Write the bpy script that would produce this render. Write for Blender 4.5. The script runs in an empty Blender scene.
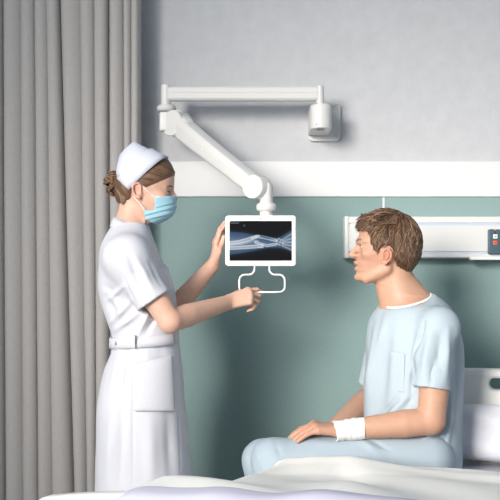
import bpy, bmesh, math, random
import numpy as np
from mathutils import Vector, Matrix

random.seed(7); np.random.seed(7)
PI = math.pi
SC = bpy.context.scene
COL = SC.collection
V3 = lambda *a: np.array(a, float)

# ------------------------------------------------------------------ camera, world, light, exposure
CAM_H, FOC, HOR = 1.25, 933.0, 285.0            # camera height, focal length in pixels, horizon row
cam = bpy.data.cameras.new('camera'); cam_o = bpy.data.objects.new('camera', cam); COL.objects.link(cam_o)
cam_o.location = (0, 0, CAM_H); cam_o.rotation_euler = (PI/2, 0, 0)
cam.sensor_width = 36; cam.lens = 36*FOC/500; cam.shift_y = (HOR-250)/500; cam.clip_start = .05
SC.camera = cam_o
SC.view_settings.view_transform = 'Standard'; SC.view_settings.look = 'None'
SC.view_settings.gamma = 1; SC.view_settings.use_curve_mapping = False
SC.view_settings.exposure = 0.08

def lin(c):
    return tuple((x/255/12.92 if x/255 <= .04045 else ((x/255+.055)/1.055)**2.4) for x in c)
W = bpy.data.worlds.new('room_light'); SC.world = W; W.use_nodes = True
bg = W.node_tree.nodes['Background']; bg.inputs[0].default_value = (.74, .88, 1.0, 1); bg.inputs[1].default_value = .35

def area(name, loc, target, size, size_y, power, col, spread=180):
    l = bpy.data.lights.new(name, 'AREA'); l.shape = 'RECTANGLE'; l.size = size; l.size_y = size_y
    l.energy = power; l.color = col; l.spread = math.radians(spread)
    o = bpy.data.objects.new(name, l); COL.objects.link(o); o.location = loc
    o.rotation_euler = (Vector(target)-Vector(loc)).to_track_quat('-Z', 'Y').to_euler()
    return o
# daylight from the tall window on the near left side of the room
area('window_daylight', (-2.3, -1.7, 2.4), (.98, 3.7, 1.02), 1.9, 2.0, 28, (1.0, .955, .89), 35)
# overhead ceiling luminaire, behind the viewer
area('ceiling_luminaire', (-1.5, .3, 2.85), (.2, 3.7, 1.5), 1.5, 1.2, 19, (.95, .975, 1.0), 180)

# ------------------------------------------------------------------ helpers
def P(px, py, Y):
    "world point seen at a photograph pixel when it stands Y metres from the camera"
    return V3((px-250)*Y/FOC, Y, CAM_H + (HOR-py)*Y/FOC)
def px_of(co):
    return 250 + FOC*co[:, 0]/co[:, 1], HOR - FOC*(co[:, 2]-CAM_H)/co[:, 1]

def link(o, parent=None):
    COL.objects.link(o)
    if parent is not None:
        o.parent = parent
        o.matrix_parent_inverse = Matrix.Translation(parent.location).inverted()
    return o
def tag(o, label=None, cat=None, group=None, kind=None):
    if label: o['label'] = label
    if cat: o['category'] = cat
    if group: o['group'] = group
    if kind: o['kind'] = kind
    return o
def thing(name, loc, label, cat, group=None):
    o = bpy.data.objects.new(name, None); o.location = loc; o.empty_display_size = .05
    COL.objects.link(o); return tag(o, label, cat, group)
def put_mesh(name, me, m, parent=None):
    o = bpy.data.objects.new(name, me); me.name = name
    if m is not None and len(me.materials) == 0: me.materials.append(m)
    return link(o, parent)
def mesh_arrays(verts, faces, smooth=True):
    "fast mesh from arrays; faces is (n,4) or (n,3)"
    verts = np.asarray(verts, np.float32); faces = np.asarray(faces, np.int32)
    me = bpy.data.meshes.new('m'); k = faces.shape[1]; n = len(faces)
    me.vertices.add(len(verts)); me.vertices.foreach_set('co', verts.ravel())
    me.loops.add(n*k); me.loops.foreach_set('vertex_index', faces.ravel())
    me.polygons.add(n); me.polygons.foreach_set('loop_start', np.arange(0, n*k, k, dtype=np.int32))
    me.update(calc_edges=True)
    me.polygons.foreach_set('use_smooth', np.full(n, smooth)); me.update()
    return me
def tint(me, cols):
    a = me.color_attributes.new('tint', 'FLOAT_COLOR', 'POINT')
    c = np.ones((len(cols), 4), np.float32); c[:, :3] = cols
    a.data.foreach_set('color', c.ravel())
def bm_mesh(bm, smooth=False, angle=None):
    bmesh.ops.recalc_face_normals(bm, faces=bm.faces)
    me = bpy.data.meshes.new('m'); bm.to_mesh(me); bm.free()
    if smooth:
        for p in me.polygons: p.use_smooth = True
        if angle is not None: me.set_sharp_from_angle(angle=math.radians(angle))
    return me
def box(c, size, bev=.004, seg=3, R=None):
    bm = bmesh.new(); bmesh.ops.create_cube(bm, size=1)
    bmesh.ops.scale(bm, vec=size, verts=bm.verts)
    if bev: bmesh.ops.bevel(bm, geom=bm.edges[:], offset=bev, segments=seg, profile=.5, affect='EDGES')
    M = Matrix.Translation(Vector(c)) @ (R.to_4x4() if R is not None else Matrix())
    bmesh.ops.transform(bm, matrix=M, verts=bm.verts)
    return bm_mesh(bm, True, 40)
def join(*mes):
    vs, fs, off = [], [], 0
    bm = bmesh.new()
    for m in mes: bm.from_mesh(m)
    me = bpy.data.meshes.new('m'); bm.to_mesh(me); bm.free()
    for p in me.polygons: p.use_smooth = True
    me.set_sharp_from_angle(angle=math.radians(40))
    return me
def frame_of(d, up=V3(0, 0, 1)):
    d = d/np.linalg.norm(d)
    if abs(d@up) > .98: up = V3(1, 0, 0)
    a = np.cross(up, d); a /= np.linalg.norm(a); b = np.cross(d, a)
    return a, b
def tube(pts, r, n=10, caps=True, closed=False):
    pts = [np.asarray(p, float) for p in pts]; N = len(pts)
    rs = r if hasattr(r, '__len__') else [r]*N
    vs, fs = [], []; a0 = None
    for i in range(N):
        if closed: d = pts[(i+1) % N]-pts[i-1]
        else: d = pts[min(i+1, N-1)]-pts[max(i-1, 0)]
        d = d/(np.linalg.norm(d)+1e-12)
        if a0 is None: a, b = frame_of(d)
        else:
            a = a0-d*(a0@d); a /= np.linalg.norm(a); b = np.cross(d, a)
        a0 = a
        for k in range(n):
            t = 2*PI*k/n; vs.append(pts[i]+rs[i]*(math.cos(t)*a+math.sin(t)*b))
    for i in range(N if closed else N-1):
        j = (i+1) % N
        for k in range(n):
            l = (k+1) % n; fs.append((i*n+k, i*n+l, j*n+l, j*n+k))
    if caps and not closed:
        fs.append(tuple(range(n))[::-1]); fs.append(tuple(range((N-1)*n, N*n)))
    me = bpy.data.meshes.new('m'); me.from_pydata([tuple(v) for v in vs], [], fs); me.update()
    for p in me.polygons: p.use_smooth = True
    me.set_sharp_from_angle(angle=math.radians(50))
    return me
def lathe(axis_p, axis_d, prof, n=32):
    "prof = [(distance along axis, radius)...] closed by caps where the radius is not zero"
    d = np.asarray(axis_d, float); d /= np.linalg.norm(d); a, b = frame_of(d)
    vs, fs = [], []
    for (h, r) in prof:
        for k in range(n):
            t = 2*PI*k/n; vs.append(tuple(np.asarray(axis_p)+d*h+max(r, 1e-5)*(math.cos(t)*a+math.sin(t)*b)))
    m = len(prof)
    for i in range(m-1):
        for k in range(n):
            l = (k+1) % n; fs.append((i*n+k, i*n+l, (i+1)*n+l, (i+1)*n+k))
    fs.append(tuple(range(n))[::-1]); fs.append(tuple(range((m-1)*n, m*n)))
    bm = bmesh.new(); bv = [bm.verts.new(v) for v in vs]
    for f in fs: bm.faces.new([bv[i] for i in f])
    return bm_mesh(bm, True, 35)
def rr_points(w, h, r, n=8, cx=0, cy=0):
    pts = []
    for (sx, sy, a0) in ((1, 1, 0), (-1, 1, 90), (-1, -1, 180), (1, -1, 270)):
        for k in range(n+1):
            a = math.radians(a0+90*k/n)
            pts.append((cx+sx*(w/2-r)+r*math.cos(a), cy+sy*(h/2-r)+r*math.sin(a)))
    return pts
def slab(loops, depth, bevel, M):
    "2-D outlines (first outer, others holes) given a thickness and rounded edges, set by matrix M"
    cu = bpy.data.curves.new('c', 'CURVE'); cu.dimensions = '2D'; cu.fill_mode = 'BOTH'
    for lp in loops:
        s = cu.splines.new('POLY'); s.points.add(len(lp)-1); s.use_cyclic_u = True
        for p, q in zip(s.points, lp): p.co = (q[0], q[1], 0, 1)
    cu.extrude = depth/2-bevel; cu.bevel_depth = bevel; cu.bevel_resolution = 2; cu.offset = -bevel
    o = bpy.data.objects.new('c', cu); COL.objects.link(o)
    me = bpy.data.meshes.new_from_object(o.evaluated_get(bpy.context.evaluated_depsgraph_get()))
    bpy.data.objects.remove(o); bpy.data.curves.remove(cu)
    me.transform(M)
    bm = bmesh.new(); bm.from_mesh(me); bmesh.ops.remove_doubles(bm, verts=bm.verts, dist=1e-5)
    bpy.data.meshes.remove(me)
    return bm_mesh(bm, True, 35)
def basis(o, x, y, z):
    return Matrix(((x[0], y[0], z[0], o[0]), (x[1], y[1], z[1], o[1]), (x[2], y[2], z[2], o[2]), (0, 0, 0, 1)))
def grid_mesh(Pts):
    "Pts[i,j] -> 3-D; quad sheet"
    n, m = Pts.shape[:2]
    idx = np.arange(n*m).reshape(n, m)
    f = np.stack([idx[:-1, :-1], idx[1:, :-1], idx[1:, 1:], idx[:-1, 1:]], -1).reshape(-1, 4)
    return mesh_arrays(Pts.reshape(-1, 3), f)
def shell(me, th, off=-1):
    "gives a sheet thickness"
    o = bpy.data.objects.new('t', me); COL.objects.link(o)
    md = o.modifiers.new('s', 'SOLIDIFY'); md.thickness = th; md.offset = off
    r = bpy.data.meshes.new_from_object(o.evaluated_get(bpy.context.evaluated_depsgraph_get()))
    bpy.data.objects.remove(o); return r
def cubic(x, xp, fp):
    "smooth interpolation through a table (monotone-limited Hermite)"
    xp = np.asarray(xp, float); fp = np.asarray(fp, float)
    if xp[0] > xp[-1]: xp, fp = xp[::-1], fp[::-1]
    dl = np.diff(fp)/np.diff(xp); m = np.zeros_like(fp)
    m[0], m[-1] = dl[0], dl[-1]
    ok = dl[1:]*dl[:-1] > 0
    m[1:-1] = np.where(ok, 2*dl[1:]*dl[:-1]/np.where(ok, dl[1:]+dl[:-1], 1), 0)
    x = np.clip(x, xp[0], xp[-1]); i = np.clip(np.searchsorted(xp, x)-1, 0, len(xp)-2)
    h = xp[i+1]-xp[i]; t = (x-xp[i])/h
    return ((2*t**3-3*t**2+1)*fp[i]+(t**3-2*t**2+t)*h*m[i]+(-2*t**3+3*t**2)*fp[i+1]+(t**3-t**2)*h*m[i+1])

# ------------------------------------------------------------------ materials (all procedural)
def mat(name, col, rough=.5, bump=0, bscale=200, bdist=.001, var=0, vscale=3, spec=.5, metal=0, sss=0, attr=False,
        wave=None, stretch=None, sheen=0, coat=0):
    m = bpy.data.materials.new(name); m.use_nodes = True
    nt = m.node_tree; N, L = nt.nodes, nt.links; b = N['Principled BSDF']
    c = lin(col)+(1,)
    b.inputs['Base Color'].default_value = c; b.inputs['Roughness'].default_value = rough
    b.inputs['Specular IOR Level'].default_value = spec; b.inputs['Metallic'].default_value = metal
    if sheen: b.inputs['Sheen Weight'].default_value = sheen
    if coat: b.inputs['Coat Weight'].default_value = coat
    if sss:
        b.inputs['Subsurface Weight'].default_value = sss
        b.inputs['Subsurface Radius'].default_value = (1, .35, .2); b.inputs['Subsurface Scale'].default_value = .006
    tc = N.new('ShaderNodeTexCoord'); src = tc.outputs['Object']
    if stretch:
        mp = N.new('ShaderNodeMapping'); mp.inputs['Scale'].default_value = stretch
        L.new(src, mp.inputs[0]); ssrc = mp.outputs[0]
    else: ssrc = src
    out = None
    if attr:
        at = N.new('ShaderNodeAttribute'); at.attribute_name = 'tint'; out = at.outputs['Color']
    if var:
        no = N.new('ShaderNodeTexNoise'); no.inputs['Scale'].default_value = vscale; no.inputs['Detail'].default_value = 5
        L.new(ssrc, no.inputs['Vector'])
        mr = N.new('ShaderNodeMapRange'); mr.inputs['To Min'].default_value = 1-var; mr.inputs['To Max'].default_value = 1+var
        mr.inputs['From Min'].default_value = .3; mr.inputs['From Max'].default_value = .7
        L.new(no.outputs['Fac'], mr.inputs['Value'])
        mx = N.new('ShaderNodeVectorMath'); mx.operation = 'SCALE'
        if out is not None: L.new(out, mx.inputs[0])
        else: mx.inputs[0].default_value = c[:3]
        L.new(mr.outputs[0], mx.inputs['Scale']); out = mx.outputs[0]
    if wave:
        wc, wscale, direction, amt = wave
        wv = N.new('ShaderNodeTexWave'); wv.bands_direction = direction; wv.inputs['Scale'].default_value = wscale
        wv.inputs['Distortion'].default_value = .6; wv.inputs['Detail'].default_value = 1
        L.new(src, wv.inputs['Vector'])
        mm = N.new('ShaderNodeMath'); mm.operation = 'MULTIPLY'; mm.inputs[1].default_value = amt; L.new(wv.outputs['Fac'], mm.inputs[0])
        mi = N.new('ShaderNodeMix'); mi.data_type = 'RGBA'
        L.new(mm.outputs[0], mi.inputs['Factor'])
        if out is not None: L.new(out, mi.inputs['A'])
        else: mi.inputs['A'].default_value = c
        mi.inputs['B'].default_value = lin(wc)+(1,); out = mi.outputs['Result']
    if out is not None: L.new(out, b.inputs['Base Color'])
    if bump:
        no = N.new('ShaderNodeTexNoise'); no.inputs['Scale'].default_value = bscale; no.inputs['Detail'].default_value = 4
        L.new(ssrc, no.inputs['Vector'])
        bp = N.new('ShaderNodeBump'); bp.inputs['Strength'].default_value = bump; bp.inputs['Distance'].default_value = bdist
        L.new(no.outputs['Fac'], bp.inputs['Height']); L.new(bp.outputs[0], b.inputs['Normal'])
    return m
M = dict(
    plaster=mat('plaster_paint', (194, 194, 197), .8, .5, 60, .004, .035, 25, .2),
    teal=mat('teal_wall_vinyl', (133, 156, 154), .7, .5, 350, .0015, .05, 220, .25),
    trim=mat('white_trim_paint', (222, 221, 221), .5, .1, 30, .001),
    joint=mat('white_joint_strip', (226, 232, 232), .5),
    floor=mat('floor_vinyl', (176, 178, 178), .45, .1, 40, .001, .05, 12),
    curtain=mat('grey_curtain_weave', (180, 175, 172), .9, .5, 420, .001, .05, 260, .1, stretch=(1, 1, .25), sheen=.15),
    arm=mat('white_arm_enamel', (213, 211, 209), .38, 0, spec=.45),
    arm_dark=mat('grey_gap_plastic', (150, 149, 148), .5),
    screen_frame=mat('white_device_plastic', (238, 236, 233), .35),
    lens=mat('dark_lens', (40, 40, 42), .2),
    console=mat('white_console_enamel', (214, 213, 211), .4),
    strip=mat('pale_blue_rail', (186, 198, 212), .45),
    slate=mat('slate_blue_plastic', (62, 84, 98), .4),
    btn_white=mat('white_button', (232, 232, 230), .4), btn_orange=mat('orange_button', (222, 96, 52), .4),
    led=mat('amber_led', (222, 170, 110), .4), ink=mat('dark_print', (90, 70, 66), .5),
    bed=mat('white_bed_plastic', (232, 229, 226), .4), bed_metal=mat('bed_frame_metal', (200, 202, 205), .4, metal=.5),
    rubber=mat('dark_rubber', (50, 52, 54), .6),
    mattress=mat('mattress_cover', (205, 206, 214), .8, .2, 300, .001),
    pillow=mat('pale_pillow_cotton', (212, 211, 218), .9, .3, 300, .001, .02, 60, .15),
    blanket=mat('white_blanket_cotton', (246, 243, 238), .9, .3, 320, .001, .015, 60, .15),
    sheet=mat('lavender_sheet_cotton', (200, 198, 214), .9, .3, 320, .001, .015, 60, .15),
    dress=mat('white_uniform_cotton', (208, 208, 215), .85, .25, 420, .0008, .012, 90, .2),
    cap=mat('white_cap_cotton', (206, 208, 220), .85, .25, 420, .0008, 0, 90, .2),
    button=mat('white_shirt_button', (208, 208, 215), .4),
    mask=mat('blue_mask_fabric', (158, 200, 215), .85, .25, 380, .0008, .03, 120, .15),
    mask_white=mat('white_mask_edge', (226, 230, 234), .85),
    gown=mat('pale_blue_gown_cotton', (172, 184, 192), .88, .25, 420, .0008, .012, 80, .15, wave=((160, 174, 187), 75, 'X', .25)),
    pants=mat('pale_blue_trouser_cotton', (168, 181, 191), .88, .25, 420, .0008, .012, 80, .15, wave=((156, 171, 184), 70, 'X', .3)),
    gown_trim=mat('white_neck_binding', (232, 236, 238), .85),
    bandage=mat('white_gauze', (226, 225, 222), .95, .6, 260, .0015, .03, 150, .1),
    skin=mat('skin', (215, 170, 148), .5, .12, 500, .0006, .03, 70, .35, sss=.18, attr=True),
    hair=mat('hair', (110, 82, 62), .48, 0, spec=.35, attr=True),
    eye=mat('eye', (230, 226, 222), .15, attr=True),
    shoe=mat('white_shoe_leather', (225, 225, 226), .5),
)
# ------------------------------------------------------------------ implicit-surface modelling for bodies and clothes
def smin(a, b, k):
    if k <= 0: return np.minimum(a, b)
    h = np.maximum(k-np.abs(a-b), 0)/k
    return np.minimum(a, b)-h*h*k*.25
class Vol:
    def __init__(s, xs, ys, zs):
        s.ax = (xs.astype(np.float32), ys.astype(np.float32), zs.astype(np.float32))
        s.d = np.full((len(xs), len(ys), len(zs)), 1., np.float32)
    def _do(s, prim, k, op):
        lo, hi, fn = prim; pad = k+.016; sl = []
        for a, l, h in zip(s.ax, lo, hi):
            i = max(np.searchsorted(a, l-pad)-1, 0); j = min(np.searchsorted(a, h+pad)+1, len(a)); sl.append(slice(i, j))
        if any(q.stop <= q.start for q in sl): return s
        X = s.ax[0][sl[0]][:, None, None]; Y = s.ax[1][sl[1]][None, :, None]; Z = s.ax[2][sl[2]][None, None, :]
        p = fn(X, Y, Z); sl = tuple(sl); a = s.d[sl]
        s.d[sl] = op(a, p)
        return s
    def add(s, prim, k=0.): return s._do(prim, k, lambda a, p: smin(a, p, k))
    def cut(s, prim, k=0.): return s._do(prim, k, lambda a, p: -smin(-a, p, k))
    def keep(s, prim, k=0.):
        X, Y, Z = s.ax[0][:, None, None], s.ax[1][None, :, None], s.ax[2][None, None, :]
        s.d = (-smin(-s.d, -prim[2](X, Y, Z), k)).astype(np.float32); return s
def rc(a, b, ra, rb, flat=None):
    "tapered capsule; flat=(direction, factor) squeezes it along a direction"
    a = np.asarray(a, float); b = np.asarray(b, float); ab = b-a; L2 = ab@ab+1e-12; r = max(ra, rb)
    if flat is not None: r = r*max(flat[1], 1)
    def fn(X, Y, Z):
        x, y, z = X-a[0], Y-a[1], Z-a[2]
        t = np.clip((x*ab[0]+y*ab[1]+z*ab[2])/L2, 0, 1)
        x = x-t*ab[0]; y = y-t*ab[1]; z = z-t*ab[2]
        q = x*x+y*y+z*z
        if flat is not None:
            n, f = flat; n = np.asarray(n, float); n = n/np.linalg.norm(n); c = x*n[0]+y*n[1]+z*n[2]
            q = q+c*c*(1/f**2-1)
        return np.sqrt(q)-(ra+(rb-ra)*t)
    return np.minimum(a, b)-r, np.maximum(a, b)+r, fn
def ell(c, r, R=None):
    c = np.asarray(c, float); r = np.asarray(r, float); m = r.max() if R is not None else r
    def fn(X, Y, Z):
        x, y, z = X-c[0], Y-c[1], Z-c[2]
        if R is not None:
            x, y, z = (R[0][0]*x+R[0][1]*y+R[0][2]*z, R[1][0]*x+R[1][1]*y+R[1][2]*z, R[2][0]*x+R[2][1]*y+R[2][2]*z)
        k0 = np.sqrt((x/r[0])**2+(y/r[1])**2+(z/r[2])**2); k1 = np.sqrt((x/r[0]**2)**2+(y/r[1]**2)**2+(z/r[2]**2)**2)
        return k0*(k0-1)/np.maximum(k1, 1e-6)
    return c-m, c+m, fn
def roty(deg):
    c, s = math.cos(math.radians(deg)), math.sin(math.radians(deg))
    return [[c, 0, s], [0, 1, 0], [-s, 0, c]]
def half(p, n):
    p = np.asarray(p, float); n = np.asarray(n, float)/np.linalg.norm(n)
    return V3(-9, -9, -9), V3(9, 9, 9), lambda X, Y, Z: (X-p[0])*n[0]+(Y-p[1])*n[1]+(Z-p[2])*n[2]
def tower(zt, cx, cy, a, b, yaw=0., p=2.2, off=0.):
    "stack of superellipses: a = half size along the local lateral axis, b = along local forward; tables against z"
    zt = np.asarray(zt, float); fw = (math.cos(yaw), math.sin(yaw)); lt = (-math.sin(yaw), math.cos(yaw))
    cx = np.asarray(cx, float)*np.ones_like(zt); cy = np.asarray(cy, float)*np.ones_like(zt); a = np.asarray(a, float); b = np.asarray(b, float)
    R = max(a.max(), b.max())+.02
    def fn(X, Y, Z):
        A = cubic(Z, zt, a)+off; B = cubic(Z, zt, b)+off
        x = X-cubic(Z, zt, cx); y = Y-cubic(Z, zt, cy)
        f = np.abs(x*fw[0]+y*fw[1])/B; l = np.abs(x*lt[0]+y*lt[1])/A
        q = (f**p+l**p)**(1/p)
        d = (q-1)*np.minimum(A, B)
        return np.maximum(d, np.maximum(zt.min()-off-Z, Z-zt.max()-off)).astype(np.float32)
    return V3(cx.min()-R, cy.min()-R, zt.min()-abs(off)), V3(cx.max()+R, cy.max()+R, zt.max()+abs(off)), fn
def poly2(poly, u, w):
    "signed distance (negative inside) to a polygon"
    poly = np.asarray(poly, float); d = np.full(np.broadcast(u, w).shape, 9.); ins = np.zeros(d.shape, bool)
    for i in range(len(poly)):
        (x1, y1), (x2, y2) = poly[i-1], poly[i]; ex, ey = x2-x1, y2-y1
        t = np.clip(((u-x1)*ex+(w-y1)*ey)/(ex*ex+ey*ey+1e-12), 0, 1)
        d = np.minimum(d, (u-x1-t*ex)**2+(w-y1-t*ey)**2)
        c = ((y1 > w) != (y2 > w)) & (u < ex*(w-y1)/(ey if abs(ey) > 1e-12 else 1e-12)+x1); ins ^= c
    return np.where(ins, -1, 1)*np.sqrt(d)
def prism_px(pts, Y):
    "everything whose side view at distance Y falls inside the outline"
    q = [(P(x, y, Y)[0], P(x, y, Y)[2]) for x, y in pts]
    return V3(-9, -9, -9), V3(9, 9, 9), lambda X, Yy, Z: poly2(q, X, Z)
def axis_grid(*segs):
    "segs: (start, stop, step) joined end to end"
    out = []
    for a, b, h in segs: out += list(np.arange(a, b-h*.3, h))
    out.append(segs[-1][1]); return np.array(out)
def nets(vol):
    d = vol.d; s = d < 0; nx, ny, nz = d.shape
    cnt = np.zeros((nx-1, ny-1, nz-1), np.uint8); offs = [(i, j, k) for i in (0, 1) for j in (0, 1) for k in (0, 1)]
    for i, j, k in offs: cnt += s[i:nx-1+i, j:ny-1+j, k:nz-1+k]
    act = (cnt > 0) & (cnt < 8); idx = np.argwhere(act)
    vid = np.full(act.shape, -1, np.int32); vid[act] = np.arange(len(idx), dtype=np.int32)
    val = {o: d[idx[:, 0]+o[0], idx[:, 1]+o[1], idx[:, 2]+o[2]] for o in offs}
    pos = {o: np.stack([vol.ax[q][idx[:, q]+o[q]] for q in range(3)], 1) for o in offs}
    acc = np.zeros((len(idx), 3)); n = np.zeros(len(idx))
    for o in offs:
        for q in range(3):
            if o[q]: continue
            o2 = list(o); o2[q] = 1; o2 = tuple(o2)
            m = (val[o] < 0) != (val[o2] < 0); t = (val[o][m]/(val[o][m]-val[o2][m]))[:, None]
            acc[m] += pos[o][m]+t*(pos[o2][m]-pos[o][m]); n[m] += 1
    v = acc/n[:, None]; fs = []
    for q in range(3):
        a, b = [x for x in range(3) if x != q]
        lo = [slice(None)]*3; hi = [slice(None)]*3; lo[q] = slice(0, -1); hi[q] = slice(1, None)
        s0, s1 = s[tuple(lo)], s[tuple(hi)]
        e = np.argwhere(s0 != s1); e = e[(e[:, a] > 0) & (e[:, b] > 0) & (e[:, a] < d.shape[a]-1) & (e[:, b] < d.shape[b]-1)]
        ins = s0[e[:, 0], e[:, 1], e[:, 2]]
        def cell(da, db):
            c = e.copy(); c[:, a] -= da; c[:, b] -= db; return vid[c[:, 0], c[:, 1], c[:, 2]]
        f = np.stack([cell(1, 1), cell(0, 1), cell(0, 0), cell(1, 0)], 1)
        flip = ins if q != 1 else ~ins
        f[~flip] = f[~flip][:, ::-1]; fs.append(f)
    f = np.concatenate(fs); f = f[(f >= 0).all(1)]
    return v, f
def relax(v, f, it=2, lam=.5, mu=-.52):
    n = len(v); e = np.concatenate([f[:, [0, 1]], f[:, [1, 2]], f[:, [2, 3]], f[:, [3, 0]]]); e = np.concatenate([e, e[:, ::-1]])
    deg = np.maximum(np.bincount(e[:, 0], minlength=n), 1)[:, None]
    for k in range(it):
        for c in (lam, mu):
            s = np.stack([np.bincount(e[:, 0], v[e[:, 1], q], minlength=n) for q in range(3)], 1)
            v = v+c*(s/deg-v)
    return v
def normals(v, f):
    n = np.cross(v[f[:, 2]]-v[f[:, 0]], v[f[:, 3]]-v[f[:, 1]]); out = np.zeros_like(v)
    for q in range(4):
        for c in range(3): out[:, c] += np.bincount(f[:, q], n[:, c], minlength=len(v))
    return out/(np.linalg.norm(out, axis=1)[:, None]+1e-12)
def folds(v, n, segs, facing=-.05):
    "cloth folds: segs = (x0,y0,x1,y1,width in px,height in m); raised or sunk along the surface normal on the side facing the viewer"
    px, py = px_of(v); out = np.zeros(len(v)); m = np.clip((-n[:, 1]-facing)*4, 0, 1)
    for (x0, y0, x1, y1, w, h) in segs:
        ex, ey = x1-x0, y1-y0; t = ((px-x0)*ex+(py-y0)*ey)/(ex*ex+ey*ey); tc = np.clip(t, 0, 1)
        dd = np.hypot(px-x0-tc*ex, py-y0-tc*ey)
        taper = np.clip(1-np.abs(tc-.45)*1.5, .15, 1)
        out += h*taper*np.exp(-(dd/w)**2)
    return v+n*(out*m)[:, None]
def lumpy(v, n, amp, scale, seed=0, stretch=(1, 1, 1)):
    rng = np.random.RandomState(seed); o = np.zeros(len(v))
    for k in range(10):
        w = rng.normal(size=3); w = w/np.linalg.norm(w)*scale*rng.uniform(.6, 1.6)*np.asarray(stretch); o += np.sin(v@w+rng.uniform(0, 6.28))
    return v+n*(o*amp/3.2)[:, None]
def sdf_mesh(vol, it=2, fold=None, lump=None):
    v, f = nets(vol); v = relax(v, f, it)
    if fold is not None or lump is not None:
        n = normals(v, f)
        if lump is not None: v = lumpy(v, n, *lump)
        if fold is not None: v = folds(v, n, fold)
    return v, f
def unit(v):
    v = np.asarray(v, float); return v/np.linalg.norm(v)
def add_hand(V, W, F, N, right, curls, thumb, sc=1., fat=1., spread=(6, 1, -4, -10), K=.0035):
    """W wrist, F pointing to the fingers, N out of the palm; curls = per finger three bend angles;
    thumb = two direction triples (along F, T, N) for its two free bones"""
    F = unit(F); N = unit(N-F*(np.asarray(N)@F)); T = np.cross(F, N)*(1 if right else -1)
    W = np.asarray(W, float); offs = (.029, .0095, -.0095, -.0275); kn = (.086, .089, .084, .076)
    lens = ((.043, .026, .021), (.047, .029, .022), (.043, .027, .022), (.034, .021, .019)); rad = (.0086, .0088, .0083, .0073)
    tips = []
    for i in range(4):
        b = W+sc*(F*kn[i]+T*offs[i]-N*(.004 if i in (1, 2) else .001))
        V.add(rc(W+sc*T*offs[i]*.62+sc*F*.008, b, .0125*sc*fat, .0108*sc*fat), .012)
        V.add(ell(b-N*.001*sc, (rad[i]*1.28*sc*fat,)*3), .006)
        a = 0; p = b; r = rad[i]*sc*fat; sp = math.radians(spread[i])
        for j in range(3):
            a += math.radians(curls[i][j])
            d = F*math.cos(a)+N*math.sin(a); d = unit(d+T*math.sin(sp)*math.cos(a))
            q = p+d*lens[i][j]*sc
            V.add(rc(p, q, r, r*.88), K if j else .006); r *= .88; p = q
        tips.append((p, d, r, -N*math.cos(a)+F*math.sin(a)))
    b0 = W+sc*(F*.018+T*.014+N*.006); b1 = W+sc*(F*.047+T*.036+N*.012)
    V.add(rc(b0, b1, .0155*sc*fat, .0125*sc*fat), .012)
    p = b1; r = .0102*sc*fat
    for L, q in zip((.034, .028), thumb):
        d = unit(F*q[0]+T*q[1]+N*q[2]); e = p+d*L*sc
        V.add(rc(p, e, r, r*.86), .004); r *= .86; p = e
    return tips
def add_ear(V, c, fwd, side, s=1.):
    "c = middle of the ear, fwd = +1/-1 along x, side = +1/-1 along y"
    A = lambda u, v, w: V3(c[0]+fwd*u*s, c[1]+side*v*s, c[2]+w*s)
    V.add(rc(A(.004, -.004, -.012), A(-.004, -.002, .016), .012*s, .015*s, ((0, 1, 0), .5)), .006)
    pts = [A(.010, .002, .006), A(.010, .004, .018), A(.002, .008, .027), A(-.010, .010, .026), A(-.018, .011, .014), A(-.017, .010, 0), A(-.009, .007, -.014), A(.001, .004, -.024), A(.008, .001, -.022)]
    for a, b in zip(pts, pts[1:]): V.add(rc(a, b, .0040*s, .0040*s), .0025)
    V.add(ell(A(.002, .004, -.020), (.0075*s, .005*s, .0085*s)), .003)
    V.add(rc(A(.009, .003, .002), A(.010, .003, -.008), .004*s, .0035*s), .003)
    V.cut(ell(A(-.002, .011, .001), (.0095*s, .010*s, .0135*s)), .004)
def head_prim(fwd, c, wt, front, back, hw, u0, p=2.25):
    "face block: front/back profile and half width against height w, in head-local metres (u forward from the ear)"
    wt = np.asarray(wt); lo = V3(c[0]-.16, c[1]-.1, c[2]+wt.min()); hi = V3(c[0]+.16, c[1]+.1, c[2]+wt.max())
    def fn(X, Y, Z):
        u = fwd*(X-c[0])-u0; v = np.abs(Y-c[1]); w = Z-c[2]
        a = np.where(u > 0, cubic(w, wt, front)-u0, u0-cubic(w, wt, back)); h = cubic(w, wt, hw)
        a = np.maximum(a, .004)
        q = ((np.abs(u)/a)**p+(v/h)**p)**(1/p)
        return np.maximum((q-1)*np.minimum(a, h), np.maximum(wt.min()-w, w-wt.max())).astype(np.float32)
    return lo, hi, fn
def locks_mesh(paths, rad, cols, n=4):
    "many tapered hair locks as one mesh; paths (k,m,3)"
    vs, fs, cc = [], [], []; off = 0
    for pth, r, c in zip(paths, rad, cols):
        m = len(pth); d = np.gradient(pth, axis=0); d /= np.linalg.norm(d, axis=1)[:, None]+1e-9
        a = np.cross(d, V3(.3, .9, .2)); a /= np.linalg.norm(a, axis=1)[:, None]+1e-9; b = np.cross(d, a)
        prof = r*np.sin(np.linspace(.35, PI*.985, m))**.7
        for k in range(n):
            t = 2*PI*k/n; vs.append(pth+prof[:, None]*(math.cos(t)*a+math.sin(t)*b))
        base = off+np.arange(m)
        for k in range(n):
            l = (k+1) % n
            fs.append(np.stack([off+k*m+np.arange(m-1), off+l*m+np.arange(m-1), off+l*m+np.arange(1, m), off+k*m+np.arange(1, m)], 1))
        cc.append(np.tile(c, (m*n, 1))); off += m*n
    me = mesh_arrays(np.concatenate(vs), np.concatenate(fs)); tint(me, np.concatenate(cc)); return me
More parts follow.
